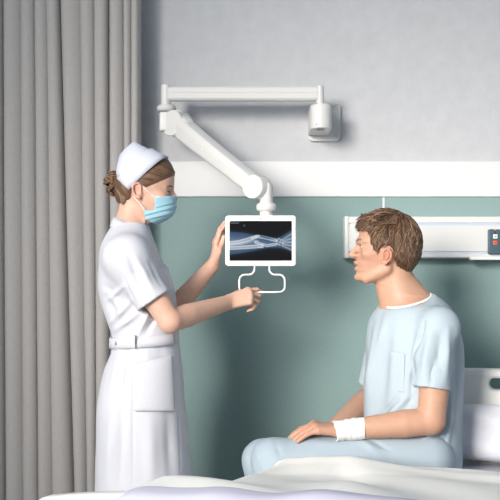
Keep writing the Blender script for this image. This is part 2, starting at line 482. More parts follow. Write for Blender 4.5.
def merge_tinted(parts):
    vs, fs, cs, off = [], [], [], 0
    for me in parts:
        n = len(me.vertices); v = np.zeros(n*3, np.float32); me.vertices.foreach_get('co', v)
        k = len(me.polygons); f = np.zeros(len(me.loops), np.int32); me.loops.foreach_get('vertex_index', f)
        c = np.zeros(n*4, np.float32); me.color_attributes['tint'].data.foreach_get('color', c)
        vs.append(v.reshape(-1, 3)); fs.append(f.reshape(k, -1)+off); cs.append(c.reshape(-1, 4)[:, :3]); off += n
        bpy.data.meshes.remove(me)
    me = mesh_arrays(np.concatenate(vs), np.concatenate(fs)); tint(me, np.concatenate(cs)); return me
def ball_tinted(c, r, colfn, n=24, R=None):
    bm = bmesh.new(); bmesh.ops.create_uvsphere(bm, u_segments=n, v_segments=n//2, radius=1)
    me = bm_mesh(bm, True); co = np.array([v.co for v in me.vertices]); cols = colfn(co)
    me.transform(Matrix.Translation(Vector(c)) @ Matrix.Diagonal((r[0], r[1], r[2], 1))); tint(me, cols); return me
# ================================================================== the setting
WALL = 3.70
zl = lambda py, Y=WALL: CAM_H+(HOR-py)*Y/FOC
def struct(name, me, m): return tag(put_mesh(name, me, m), kind='structure')
band_hi, band_lo = zl(161.5, 3.69), zl(196.8, 3.69)
struct('wall_back', box((.6, WALL+.05, 1.4), (5.2, .10, 2.8), 0), M['plaster'])
struct('floor', box((.6, 1.7, -.05), (5.2, 4.2, .10), 0), M['floor'])
xj = P(383.3, 200, WALL)[0]
struct('wall_back_wainscot', join(box(((xj-1.997)/2, WALL-.004, band_lo/2), (xj+1.997, .008, band_lo), .001),
       box(((xj+3.2)/2+.001, WALL-.004, band_lo/2), (3.2-xj-.002, .008, band_lo), .001)), M['teal'])
struct('trim_1', box((.6, WALL-.009, (band_hi+band_lo)/2), (5.2, .018, band_hi-band_lo), .003), M['trim'])
struct('trim_2', box((xj, WALL-.009, band_lo/2-.001), (.0075, .006, band_lo-.003), .001), M['joint'])
struct('baseboard_back', box((.6, WALL-.016, .05), (5.2, .016, .10), .003), M['trim'])

# ---- curtain: one hung cloth, its section drawn from its folds
def curtain():
    Y0 = 3.55
    cut = [(-75, .05, 0), (-52, .02, 0), (-30, .055, 0), (-14, .02, 0), (3, .05, 2), (22, .013, 2), (36, .016, 3), (50, .007, 5), (67, .060, 12), (84, .012, 5),
           (95, .012, 2), (109, .065, 1.5), (124, .018, 1), (131, .008, 0), (139.5, .05, 0)]
    zs = np.linspace(.02, 2.62, 60); S = 16; rows = []
    for z in zs:
        f = (1.25-z)/1.25; xs = []; ys = []
        for (a, da, sa), (b, db, sb) in zip(cut, cut[1:]):
            xa, xb = a+sa*f*.8, b+sb*f*.8
            wob = .9*math.sin(z*2.1+a*.3)+.5*math.sin(z*5+a)
            for k in range(S):
                t = k/S
                bulge = max(math.sin(PI*t), 0)**.30
                dep = da*(1-t)+db*t
                over = -.9*dep/.06*math.sin(2*PI*t)*.9
                xs.append(xa+(xb-xa)*t+over+wob*math.sin(PI*t)*.6); ys.append(dep*(1-bulge)-.010*math.sin(PI*t))
        xs.append(139.5); ys.append(.05)
        rows.append([( (x-250)*Y0/FOC, Y0+y, z) for x, y in zip(xs, ys)])
    me = grid_mesh(np.array(rows)); return shell(me, .0022, 0)
cu = tag(put_mesh('curtain', curtain(), M['curtain']), 'full-length grey woven curtain hanging in deep folds beside the teal wall', 'curtain')
cr = thing('curtain_rail', (-.95, 3.57, 2.66), 'white curtain rail fixed to the wall above the grey curtain', 'curtain rail')
put_mesh('track', box((-.95, 3.57, 2.645), (1.2, .03, .03), .004), M['trim'], cr)
for x in (-1.4, -.5): put_mesh('bracket', box((x, 3.625, 2.66), (.03, .14, .02), .003), M['trim'], cr)

# ================================================================== swing arm on the wall
arm = thing('wall_mounted_arm', P(325, 122, WALL), 'white jointed swing arm bolted to the upper wall and holding up the screen', 'swing arm')
Yb = 3.53
pl_c = P(324.3, 123, 3.69)
def xz_slab(c, w, h, r, d, bev):
    return slab([rr_points(w, h, r)], d, bev, basis(c, (1, 0, 0), (0, 0, 1), (0, -1, 0)))
plate = put_mesh('wall_plate', xz_slab((pl_c[0], 3.69, pl_c[2]), .128, .147, .018, .02, .004), M['arm'], arm)
for dx in (-.047, .047):
    for dz in (-.056, .056):
        put_mesh('bolt', lathe((pl_c[0]+dx, 3.683, pl_c[2]+dz), (0, -1, 0), [(0, .0085), (.005, .0085), (.0065, .007), (.0065, .0045), (.004, .004)], 20), M['arm'], plate)
# housing: half-round block standing off the plate
hb, ht = P(0, 129.5, Yb)[2], P(0, 105.3, Yb)[2]; hx = P(321, 0, Yb)[0]
prof = [(.040*math.cos(a), -.040*math.sin(a)) for a in np.linspace(0, PI, 24)] + [(-.040, .145), (.040, .145)]
hous = put_mesh('arm_housing', slab([[(x, -y) for x, y in prof]], ht-hb, .003, basis((hx, Yb, (hb+ht)/2), (1, 0, 0), (0, -1, 0), (0, 0, -1))), M['arm'], arm)
for dz in (.016, -.062): put_mesh('screw', lathe((hx-.018, Yb-.034, (hb+ht)/2+dz+.03), (-.45, -.9, 0), [(0, .003), (.0035, .003)], 10), M['arm_dark'], hous)
put_mesh('end_plug', lathe((hx-.002, Yb-.004, hb+.003), (0, 0, -1), [(0, .016), (.005, .016), (.005, .010), (.002, .009)], 24), M['arm_dark'], hous)
px_post = P(319.8, 0, Yb)
put_mesh('shoulder_post', lathe((px_post[0], Yb, ht-.01), (0, 0, 1), [(0, .0155), (zl(86.5, Yb)-ht+.008, .0155), (zl(86.5, Yb)-ht+.012, .0125)], 28), M['arm'], arm)
# boom: two stacked shells with a groove between
zt_, zb_ = zl(87.3, Yb), zl(101, Yb); hh = zt_-zb_
xl, xr = P(169, 0, Yb)[0], P(317.5, 0, Yb)[0]
sec = [(-.017, zt_-.006), (-.012, zt_), (.012, zt_), (.017, zt_-.006), (.017, zt_-.42*hh), (.0145, zt_-.435*hh), (.0145, zt_-.465*hh), (.019, zt_-.48*hh), (.019, zb_+.008), (.012, zb_), (-.012, zb_),
       (-.019, zb_+.008), (-.019, zt_-.48*hh), (-.0145, zt_-.465*hh), (-.0145, zt_-.435*hh), (-.017, zt_-.42*hh)]
def extrude_x(sec, x0, x1):
    bm = bmesh.new(); A = [bm.verts.new((x0, Yb+y, z)) for y, z in sec]; B = [bm.verts.new((x1, Yb+y, z)) for y, z in sec]; n = len(sec)
    for i in range(n): bm.faces.new((A[i], A[(i+1) % n], B[(i+1) % n], B[i]))
    bm.faces.new(A[::-1]); bm.faces.new(B); return bm_mesh(bm, True, 30)
put_mesh('boom', extrude_x(sec, xl-.004, xr), M['arm'], arm)
ep = P(166, 0, Yb)[0]
put_mesh('elbow_post', lathe((ep, Yb, zl(107, Yb)), (0, 0, 1), [(0, .0185), (zl(85, Yb)-zl(107, Yb)-.003, .0185), (zl(85, Yb)-zl(107, Yb), .0155)], 28), M['arm'], arm)
put_mesh('elbow_collar', lathe((ep+.002, Yb, zl(108.6, Yb)), (0, 0, 1), [(-.012, .024), (-.0115, .030), (-.006, .0355), (0, .037), (.006, .0355), (.0115, .030), (.012, .024)], 32), M['arm'], arm)
# spring arm, swung towards the bed
E = P(177.5, 124.5, Yb); E[1] = Yb; Ye = 3.17; Wd = P(257.5, 187.5, Ye)
hd = unit(V3(Wd[0]-E[0], Wd[1]-E[1], 0)); ax = V3(hd[1], -hd[0], 0); ax = ax if ax[1] < 0 else -ax     # joint axis towards the viewer
put_mesh('elbow_block', join(box(P(168.6, 122.0, Yb), (.066, .044, .074), .007, 3), lathe(E+V3(0, 0, .02), (0, 0, 1), [(0, .03), (.03, .026)], 28)), M['arm'], arm)
axd = unit(ax*.7+V3(0, -.4, 0))
def disc(c, r, half_w): return lathe(c-axd*half_w, axd, [(0, r*.9), (.004, r), (2*half_w-.004, r), (2*half_w-.001, r*.95), (2*half_w-.001, r*.5), (2*half_w, r*.5), (2*half_w, .001)], 40)
put_mesh('elbow_joint', disc(E, .0485, .040), M['arm'], arm)
dA = unit(Wd-E); up = unit(np.cross(ax, dA)); up = up if up[2] > 0 else -up
L = np.linalg.norm(Wd-E)
def arm_loft(st):
    rows = []
    for (t, hu, hl, w) in st:
        c = E+dA*t*L; r = .008
        rows.append([c+ax*x+up*y for x, y in [(w-.002, -hl+r), (w-.006, -hl+.003), (w-r, -hl), (-w+r, -hl), (-w+.004, -hl+.004), (-w, -hl+r), (-w, hu-r), (-w+.004, hu-.004), (-w+r, hu), (w-.016, hu), (w-.007, hu-.003), (w-.001, hu-.012),
                                                    (w, .004), (w-.0012, .003), (w-.0012, .0015), (w, .0005)]])
    A = np.array(rows); n, m = A.shape[:2]; idx = np.arange(n*m).reshape(n, m); nx = np.roll(idx, -1, 1)
    bm = bmesh.new(); bv = [bm.verts.new(p) for p in A.reshape(-1, 3)]
    for i in range(n-1):
        for k in range(m): bm.faces.new([bv[q] for q in (idx[i, k], nx[i, k], nx[i+1, k], idx[i+1, k])])
    bm.faces.new([bv[q] for q in idx[0]][::-1]); bm.faces.new([bv[q] for q in idx[-1]])
    return bm_mesh(bm, True, 32)
sa = put_mesh('spring_arm', arm_loft([(.055, .036, .036, .030), (.12, .038, .038, .031), (.3, .034, .037, .030), (.6, .030, .034, .029), (.85, .028, .032, .028), (.97, .026, .029, .027)]), M['arm'], arm)
put_mesh('arm_cover', arm_loft([(.0, .041, -.030, .024), (.05, .046, -.030, .0245), (.11, .045, -.028, .024), (.14, .040, -.026, .022)]), M['arm'], sa)
put_mesh('screw', lathe(E+dA*L*.42+ax*.028-up*.004, ax, [(0, .004), (.003, .004)], 12), M['trim'], sa)
put_mesh('wrist_joint', disc(Wd, .0405, .034), M['arm'], arm)
Nk = P(266.2, 0, Ye); nx_, ny_ = Nk[0], Wd[1]
put_mesh('wrist_block', join(box((nx_-.010, ny_, zl(190, Ye)), (.052, .046, .05), .012, 4), lathe((nx_, ny_, zl(204, Ye)), (0, 0, 1), [(0, .0225), (zl(184, Ye)-zl(204, Ye)-.006, .0225), (zl(184, Ye)-zl(204, Ye), .017)], 32)), M['arm'], arm)
zc = zl(207.3, Ye)
put_mesh('neck_collar', lathe((nx_, ny_, zc), (0, 0, 1), [(-.014, .024), (-.0135, .028), (-.008, .033), (0, .0345), (.008, .033), (.0135, .028), (.014, .024)], 32), M['arm'], arm)
put_mesh('neck', lathe((nx_, ny_, zl(219, Ye)), (0, 0, 1), [(0, .0215), (zl(210, Ye)-zl(219, Ye), .0215)], 28), M['arm'], arm)

# ================================================================== the screen
Ys = 3.145
c0 = P(260.6, 240.7, Ys); sw, sh = 70.6*Ys/FOC, 50.6*Ys/FOC
mon = thing('bedside_screen', c0, 'white-framed tablet screen showing an X-ray of a broken forearm, hung from the swing arm', 'screen')
body_y = Ys+.012
put_mesh('housing', xz_slab((c0[0], body_y, c0[2]), sw, sh, .010, .026, .004), M['screen_frame'], mon)
put_mesh('camera_dot', lathe((P(260.5, 0, Ys)[0], Ys-.0006, zl(218.2, Ys)), (0, -1, 0), [(0, .0022), (.0008, .0022)], 12), M['lens'], mon)
def xray():
    nx, ny = 300, 192
    u = np.linspace(0, 1, nx)[None, :]*np.ones((ny, 1)); v = np.linspace(0, 1, ny)[:, None]*np.ones((1, nx))    # v from the top
    rng = np.random.RandomState(3)
    def prof(u, pts): return cubic(u, [p[0] for p in pts], [p[1] for p in pts])
    top = prof(u, [(0, .245), (.2, .27), (.45, .35), (.65, .42), (.78, .395), (.9, .30), (1, .20)])
    bot = prof(u, [(0, .875), (.2, .83), (.45, .755), (.65, .70), (.78, .70), (.9, .74), (1, .80)])
    ins = np.clip(np.minimum(v-top, bot-v)/.05, 0, 1); e = np.clip(np.minimum(v-top, bot-v)/.28, 0, 1)
    I = ins*(.19+.30*np.sqrt(e)); I += .05*np.exp(-((np.minimum(np.abs(v-top), np.abs(v-bot)))/.05)**2)
    def bone(pts, w, amp=.5, edge=.35):
        nonlocal I
        best = np.full(u.shape, 9.); ww = np.full(u.shape, w)
        for (a, b) in zip(pts, pts[1:]):
            ax_, ay = a[0]*1.56, a[1]; bx, by = b[0]*1.56, b[1]; ex, ey = bx-ax_, by-ay
            t = np.clip(((u*1.56-ax_)*ex+(v-ay)*ey)/(ex*ex+ey*ey), 0, 1); best = np.minimum(best, np.hypot(u*1.56-ax_-t*ex, v-ay-t*ey))
        q = best/w
        I = I + amp*np.clip((1-q)/.25, 0, 1)*.62 + edge*np.exp(-((q-.78)/.22)**2)
    bone([(-.02, .565), (.15, .53), (.28, .475), (.42, .40)], .050)
    bone([(.36, .43), (.47, .375)], .030, .4)
    bone([(.44, .385), (.58, .42), (.74, .485)], .042)
    bone([(-.02, .685), (.2, .665), (.4, .645), (.52, .625)], .046)
    bone([(.42, .535), (.50, .58), (.60, .62), (.74, .585)], .036)
    bone([(.0, .61), (.2, .58), (.38, .50), (.46, .49)], .016, .3, .2)
    bone([(.46, .66), (.54, .665)], .014, .4)
    for (x, y, r) in [(.765, .50, .034), (.77, .575, .032), (.79, .45, .028), (.81, .53, .03), (.805, .60, .026), (.825, .475, .028), (.845, .55, .027)]:
        q = np.hypot((u-x)*1.56, v-y)/r; I = I+.38*np.clip((1-q)/.3, 0, 1)+.15*np.exp(-((q-.9)/.2)**2)
    for a, b in [((.85, .47), (1.01, .31)), ((.86, .505), (1.01, .43)), ((.865, .545), (1.01, .53)), ((.86, .585), (1.01, .63)), ((.84, .615), (.99, .72))]:
        bone([a, b], .021, .34, .25)
    I = I+ins*.10*np.exp(-((v-.58-.0*u)/.13)**2)*np.clip(1.1-u,0,1)
    I *= (.93+.07*rng.rand(ny, nx))
    for y, x0, x1 in [(.022, .01, .17), (.055, .02, .145)]:
        for x in np.arange(x0, x1, .012):
            if rng.rand() < .82: I = np.maximum(I, .55*((np.abs(u-x-.004) < .0035) & (np.abs(v-y) < .009)))
    I = np.maximum(I, .30*((np.abs(u-.235) < .013) & (np.abs(v-.115) < .024)))
    I = np.clip(I, 0, 1.15)
    dark, mid, lite = np.array(lin((9, 8, 10))), np.array(lin((74, 100, 132))), np.array(lin((214, 226, 238)))
    I3 = I[..., None]
    C = np.where(I3 < .38, dark+(mid-dark)*(I3/.38)**1.3, mid+(lite-mid)*np.clip((I3-.38)/.62, 0, 1)**1.15)
    return u, v, C
u, v, C = xray()
x0, x1 = P(229.5, 0, Ys)[0], P(291.8, 0, Ys)[0]; z1, z0 = zl(221, Ys), zl(260.8, Ys)
Pts = np.stack([x0+(x1-x0)*u, np.full(u.shape, Ys-.0016), z1+(z0-z1)*v], -1)
me = grid_mesh(Pts); tint(me, C.reshape(-1, 3))
ms = bpy.data.materials.new('xray_screen'); ms.use_nodes = True; nt = ms.node_tree; b = nt.nodes['Principled BSDF']
b.inputs['Base Color'].default_value = (.006, .006, .007, 1); b.inputs['Roughness'].default_value = .35; b.inputs['Specular IOR Level'].default_value = .03
at = nt.nodes.new('ShaderNodeAttribute'); at.attribute_name = 'tint'
nt.links.new(at.outputs['Color'], b.inputs['Emission Color']); b.inputs['Emission Strength'].default_value = .8
put_mesh('display', me, ms, mon)
Yh = Ys+.012
hp = [(254.6, 264), (254.6, 271), (251.5, 274.6), (242.5, 274.6), (239.2, 278), (239.2, 289), (242, 292.2), (281.8, 292.2), (284.8, 289), (284.8, 278), (281.5, 274.6), (272.5, 274.6), (269.2, 271), (269.2, 264)]
def smooth_path(pts, n=6):
    out = []
    for i, p in enumerate(pts):
        p = np.asarray(p, float)
        if 0 < i < len(pts)-1:
            a, b = np.asarray(pts[i-1], float), np.asarray(pts[i+1], float)
            for t in (.25, .5, .75):
                pa, pb = p+(a-p)*.35, p+(b-p)*.35
                out.append((1-t)**2*pa+2*t*(1-t)*p+t*t*pb)
        else: out.append(p)
    return out
put_mesh('handle', tube([P(q[0], q[1], Yh) for q in smooth_path(hp)], .0031, 12), M['screen_frame'], mon)

# ================================================================== bed-head console on the wall
con = thing('bedhead_console', P(430, 238, WALL), 'long white wall console with two pale blue rails above the bed head', 'wall console')
Yc = 3.61; xa = P(345.5, 0, Yc)[0]; xb = 2.1; za, zb = zl(258.0, Yc), zl(216.2, Yc)
def yz_extr(sec, x0, x1, bev=.0):
    bm = bmesh.new(); A = [bm.verts.new((x0, y, z)) for y, z in sec]; B = [bm.verts.new((x1, y, z)) for y, z in sec]; n = len(sec)
    for i in range(n): bm.faces.new((A[i], A[(i+1) % n], B[(i+1) % n], B[i]))
    bm.faces.new(A[::-1]); bm.faces.new(B); return bm_mesh(bm, True, 30)
fy = Yc
zs1, zs2 = zl(222.6, fy), zl(225.6, fy); zs3, zs4 = zl(251.2, fy), zl(253.8, fy)
sec = [(3.692, zb), (fy+.008, zb), (fy+.002, zb-.003), (fy, zb-.009), (fy, zs1), (fy+.007, zs1-.001), (fy+.007, zs2+.001), (fy, zs2), (fy, zs3), (fy+.007, zs3-.001), (fy+.007, zs4+.001), (fy, zs4), (fy, za+.009), (fy+.002, za+.003), (fy+.008, za), (3.692, za)]
put_mesh('body', yz_extr(sec, xa+.010, xb), M['console'], con)
ec = rr_points(.036, zb-za, .008)
put_mesh('end_cap', box((xa+.006, (fy-.001+3.692)/2, (za+zb)/2), (.018, 3.692-fy+.003, zb-za+.002), .006, 4), M['console'], con)
for p, q in ((zs1, zs2), (zs3, zs4)):
    put_mesh('rail_strip', box(((xa+xb)/2+.02, fy+.0062, (p+q)/2), (xb-xa-.06, .004, (p-q)*.92), .0006, 1), M['strip'], con)
put_mesh('lower_ledge', box((P(469.5, 0, fy)[0]+.4, fy-.004, za-.002), (.8, .030, .012), .003), M['trim'], con)
cp = thing('call_panel', P(500, 241, fy), 'slate blue call panel with white and orange buttons on the wall console', 'call panel')
cw, ch = .155, 25*fy/FOC
cc_ = P(488.2, 241.8, fy-.012); cx_ = cc_[0]+cw/2
put_mesh('housing', xz_slab((cx_, fy-.0095, cc_[2]), cw, ch, .006, .018, .003), M['slate'], cp)
for nm, py, mt, sz in (('call_button', 236.5, 'btn_white', .0165), ('emergency_button', 242.8, 'btn_orange', .0165)):
    c = P(495.3, py, fy-.018); bt = put_mesh(nm, box((c[0], fy-.0182, c[2]), (sz, .006, sz), .0015), M[mt], cp)
    put_mesh('button_mark', box((c[0], fy-.0214, c[2]), (sz*.5, .0008, .003), 0), M['ink'], bt)
c = P(495, 229.6, fy-.018); put_mesh('indicator', box((c[0], fy-.0178, c[2]), (.008, .003, .005), .001), M['led'], cp)
c = P(495, 232.5, fy-.018); put_mesh('speaker_slot', box((c[0], fy-.0176, c[2]), (.006, .002, .009), .001), M['lens'], cp)

# ================================================================== bed (head at the wall, turned a little towards the left)
ang = math.radians(24); ba = V3(-math.sin(ang), -math.cos(ang), 0); bl = V3(math.cos(ang), -math.sin(ang), 0)   # head->foot, left->right
HL = V3(.51, 3.50, 0)
def B(t, l, z): return HL+ba*t+bl*l+V3(0, 0, z)
RB = Matrix((bl, -ba, (0, 0, 1))).transposed()
bed = thing('hospital_bed', B(1.05, .45, 0), 'white hospital bed with moulded headboard and arched footboard', 'bed')
BW = .90
def board(z0, zside, zarch, r=.06, n=28):
    pts = [(0.02, z0), (BW-.02, z0)]
    e = [(BW, zside-r)]
    for k in range(1, 9):
        a = PI/2*k/8; e.append((BW-r+r*math.cos(a), zside-r+r*math.sin(a)))
    for k in range(1, n):
        x = BW-r-(BW-2*r)*k/n; e.append((x, zside+(zarch-zside)*math.sin(PI*k/n)**.85))
    for k in range(0, 9):
        a = PI/2+PI/2*k/8; e.append((r+r*math.cos(a), zside-r+r*math.sin(a)))
    return pts+e
slot_c = zl(384.2, HL[1]-.18)
slot = rr_points(.19, .0405, .0195, 8, .475, slot_c)
def board_M(t): return basis(B(t, 0, 0), bl, (0, 0, 1), ba)
hb_ = put_mesh('headboard', slab([board(.30, .935, .951, .05), slot], .045, .010, board_M(-.005)), M['bed'], bed)
put_mesh('footboard', slab([board(.30, .906, .938, .045)], .045, .014, board_M(2.14)), M['bed'], bed)
put_mesh('mattress_deck', box(B(1.05, BW/2, .47), (BW-.02, 2.02, .05), .01, 2, RB), M['bed_metal'], bed)
put_mesh('underframe', box(B(1.05, BW/2, .36), (.5, 1.8, .07), .008, 2, RB), M['bed_metal'], bed)
for l in (.16, .74):
    for t in (.2, 1.9):
        lg = put_mesh('leg', tube([B(t, l, .36), B(t, l, .11)], .022, 14), M['bed_metal'], bed)
        put_mesh('caster', lathe(B(t, l, .062)-bl*.018, bl, [(0, .05), (.004, .06), (.032, .06), (.036, .05)], 28), M['rubber'], lg)
mt = tag(put_mesh('mattress', box(B(1.05, BW/2, .5605), (BW-.015, 2.0, .127), .035, 5, RB), M['mattress']), 'thick grey-white mattress lying on the hospital bed under the blanket', 'mattress')

# pillow propped against the headboard
def pillow():
    n = 44; s = np.linspace(-1, 1, n); U, Vv = np.meshgrid(s, s, indexing='ij')
    k = np.clip(1-np.abs(U)**4, 0, 1)*np.clip(1-np.abs(Vv)**4, 0, 1); th = .058*k**.42
    w, h = .33, .10
    lx = U*w*(1-.05*Vv**2); lz = Vv*h*(1-.07*U**2)
    rng = np.random.RandomState(2); wr = sum(.0016*np.sin(U*rng.uniform(3, 12)+Vv*rng.uniform(3, 9)+rng.rand()*6) for _ in range(6))*k**.5
    tilt = math.radians(17); out = []
    for sgn in (1, -1):
        d = sgn*(th+wr)
        X = np.stack([lx, d*math.cos(tilt)-lz*math.sin(tilt), lz*math.cos(tilt)+d*math.sin(tilt)], -1)
        out.append(B(.125, .565, .640+h)[None, None]+X[..., :1]*bl+X[..., 1:2]*ba+X[..., 2:3]*V3(0, 0, 1))
    a, b = grid_mesh(out[0]), grid_mesh(out[1])
    bm = bmesh.new(); bm.from_mesh(a); bm.from_mesh(b); bmesh.ops.remove_doubles(bm, verts=bm.verts, dist=1e-4)
    return bm_mesh(bm, True)
tag(put_mesh('pillow', pillow(), M['pillow']), 'pale grey pillow propped upright against the headboard behind the seated man', 'pillow')

# white blanket pushed towards the foot
def gauss(x, c, s): return np.exp(-((x-c)/s)**2)
def wrap_sheet(ts, ls, hfun, over, seed, th=.012):
    "ls runs past the bed sides; the overhang hangs down"
    T, Lr = np.meshgrid(ts, ls, indexing='ij')
    L0 = -.07; zt = hfun(T, np.clip(Lr, L0, BW))
    dl_ = np.where(Lr < L0, L0-Lr, np.where(Lr > BW, Lr-BW, 0.)); rr = .05
    ang_ = np.clip(dl_/rr, 0, PI/2); drop = np.where(dl_ < rr*PI/2, rr*(1-np.cos(ang_)), rr+dl_-rr*PI/2); out_ = rr*np.sin(ang_)
    l = np.where(Lr < L0, L0-out_, np.where(Lr > BW, BW+out_, Lr)); z = zt-drop
    l = l+np.where(Lr < 0, -1, 1)*np.where(dl_ > .03, .010*np.sin(T*26+seed)+.006*np.sin(T*47+seed*2), 0)
    Pt = HL[None, None]+T[..., None]*ba+l[..., None]*bl+z[..., None]*V3(0, 0, 1)
    return shell(grid_mesh(Pt), th, -1)
def h_blanket(T, l):
    z = .668+.055*np.clip((T-.70)/.10, 0, 1)**.6
    z = z+.020*gauss(T, .93+.10*l, .18)*(1-.2*np.clip((l-.3)/.6, 0, 1))+.010*gauss(T, .80+.22*l, .05)*(1-l*.8)
    z = z+.088*np.clip((T-1.0)/.55, 0, 1)**1.1*(1-.35*l)
    z = z+.006*np.sin(T*9+l*7)+.005*np.sin(T*17-l*13+1)+.012*gauss(l-.35*(T-1.1), .22, .06)*gauss(T, 1.2, .3)-.014*gauss(l-.5*(T-.9), .12, .05)*gauss(T, 1.05, .2)
    z = z-.022*np.clip((.10-l)/.14, 0, 1)*gauss(T, .95, .28)+.012*np.clip((l-.1)/.3, 0, 1)
    z = z-.03*np.clip((l-.55)/.35, 0, 1)*gauss(T, .75, .25)
    return z
tag(put_mesh('blanket', wrap_sheet(np.linspace(.73, 2.05, 120), np.linspace(-.34, BW+.22, 120), h_blanket, .2, 1.0, .014), M['blanket']),
    'thick white blanket heaped over the bed in front of the seated man', 'blanket')
def h_sheet(T, l):
    s = np.clip((l)/.90, 0, 1)
    arch = .901+.036*np.sin(PI*np.clip(l/.9, 0, 1))**.85
    z = arch+.003+.016*np.clip((l-.30)/.2, 0, 1)+.003*np.sin(l*23+1)+.002*np.sin(l*41)
    back = np.clip((2.125-T)/.26, 0, 1)
    z = z-(z-.775)*(back*back*(3-2*back))**.8
    fr = np.clip((T-2.15)/.05, 0, 1)
    return z+.004*np.sin(T*21+l*9)*(1-fr)
def coverlet():
    ts = np.linspace(1.70, 2.62, 120); ls = np.linspace(.155, .86, 90); T, Lr = np.meshgrid(ts, ls, indexing='ij')
    hang = np.clip(T-2.145, 0, 9); rr = .052; a = np.clip(hang/rr, 0, PI/2)
    z = h_sheet(np.minimum(T, 2.145), Lr)-np.where(hang < rr*PI/2, rr*(1-np.cos(a)), rr+hang-rr*PI/2)
    t = np.minimum(T, 2.145)+rr*np.sin(a)*1.0+np.where(hang > .05, .008*np.sin(Lr*30+T*3), 0)
    lw = Lr+.02*np.sin(T*6)*(Lr < .4)*(.4-Lr)/.25
    edge = np.clip((Lr-.155)/.05, 0, 1); z = z-.012*(1-edge)**2
    Pt = HL[None, None]+t[..., None]*ba+lw[..., None]*bl+z[..., None]*V3(0, 0, 1)
    return shell(grid_mesh(Pt), .008, -1)
tag(put_mesh('coverlet', coverlet(), M['sheet']), 'pale lavender sheet folded over the arched footboard in the foreground', 'bed sheet')
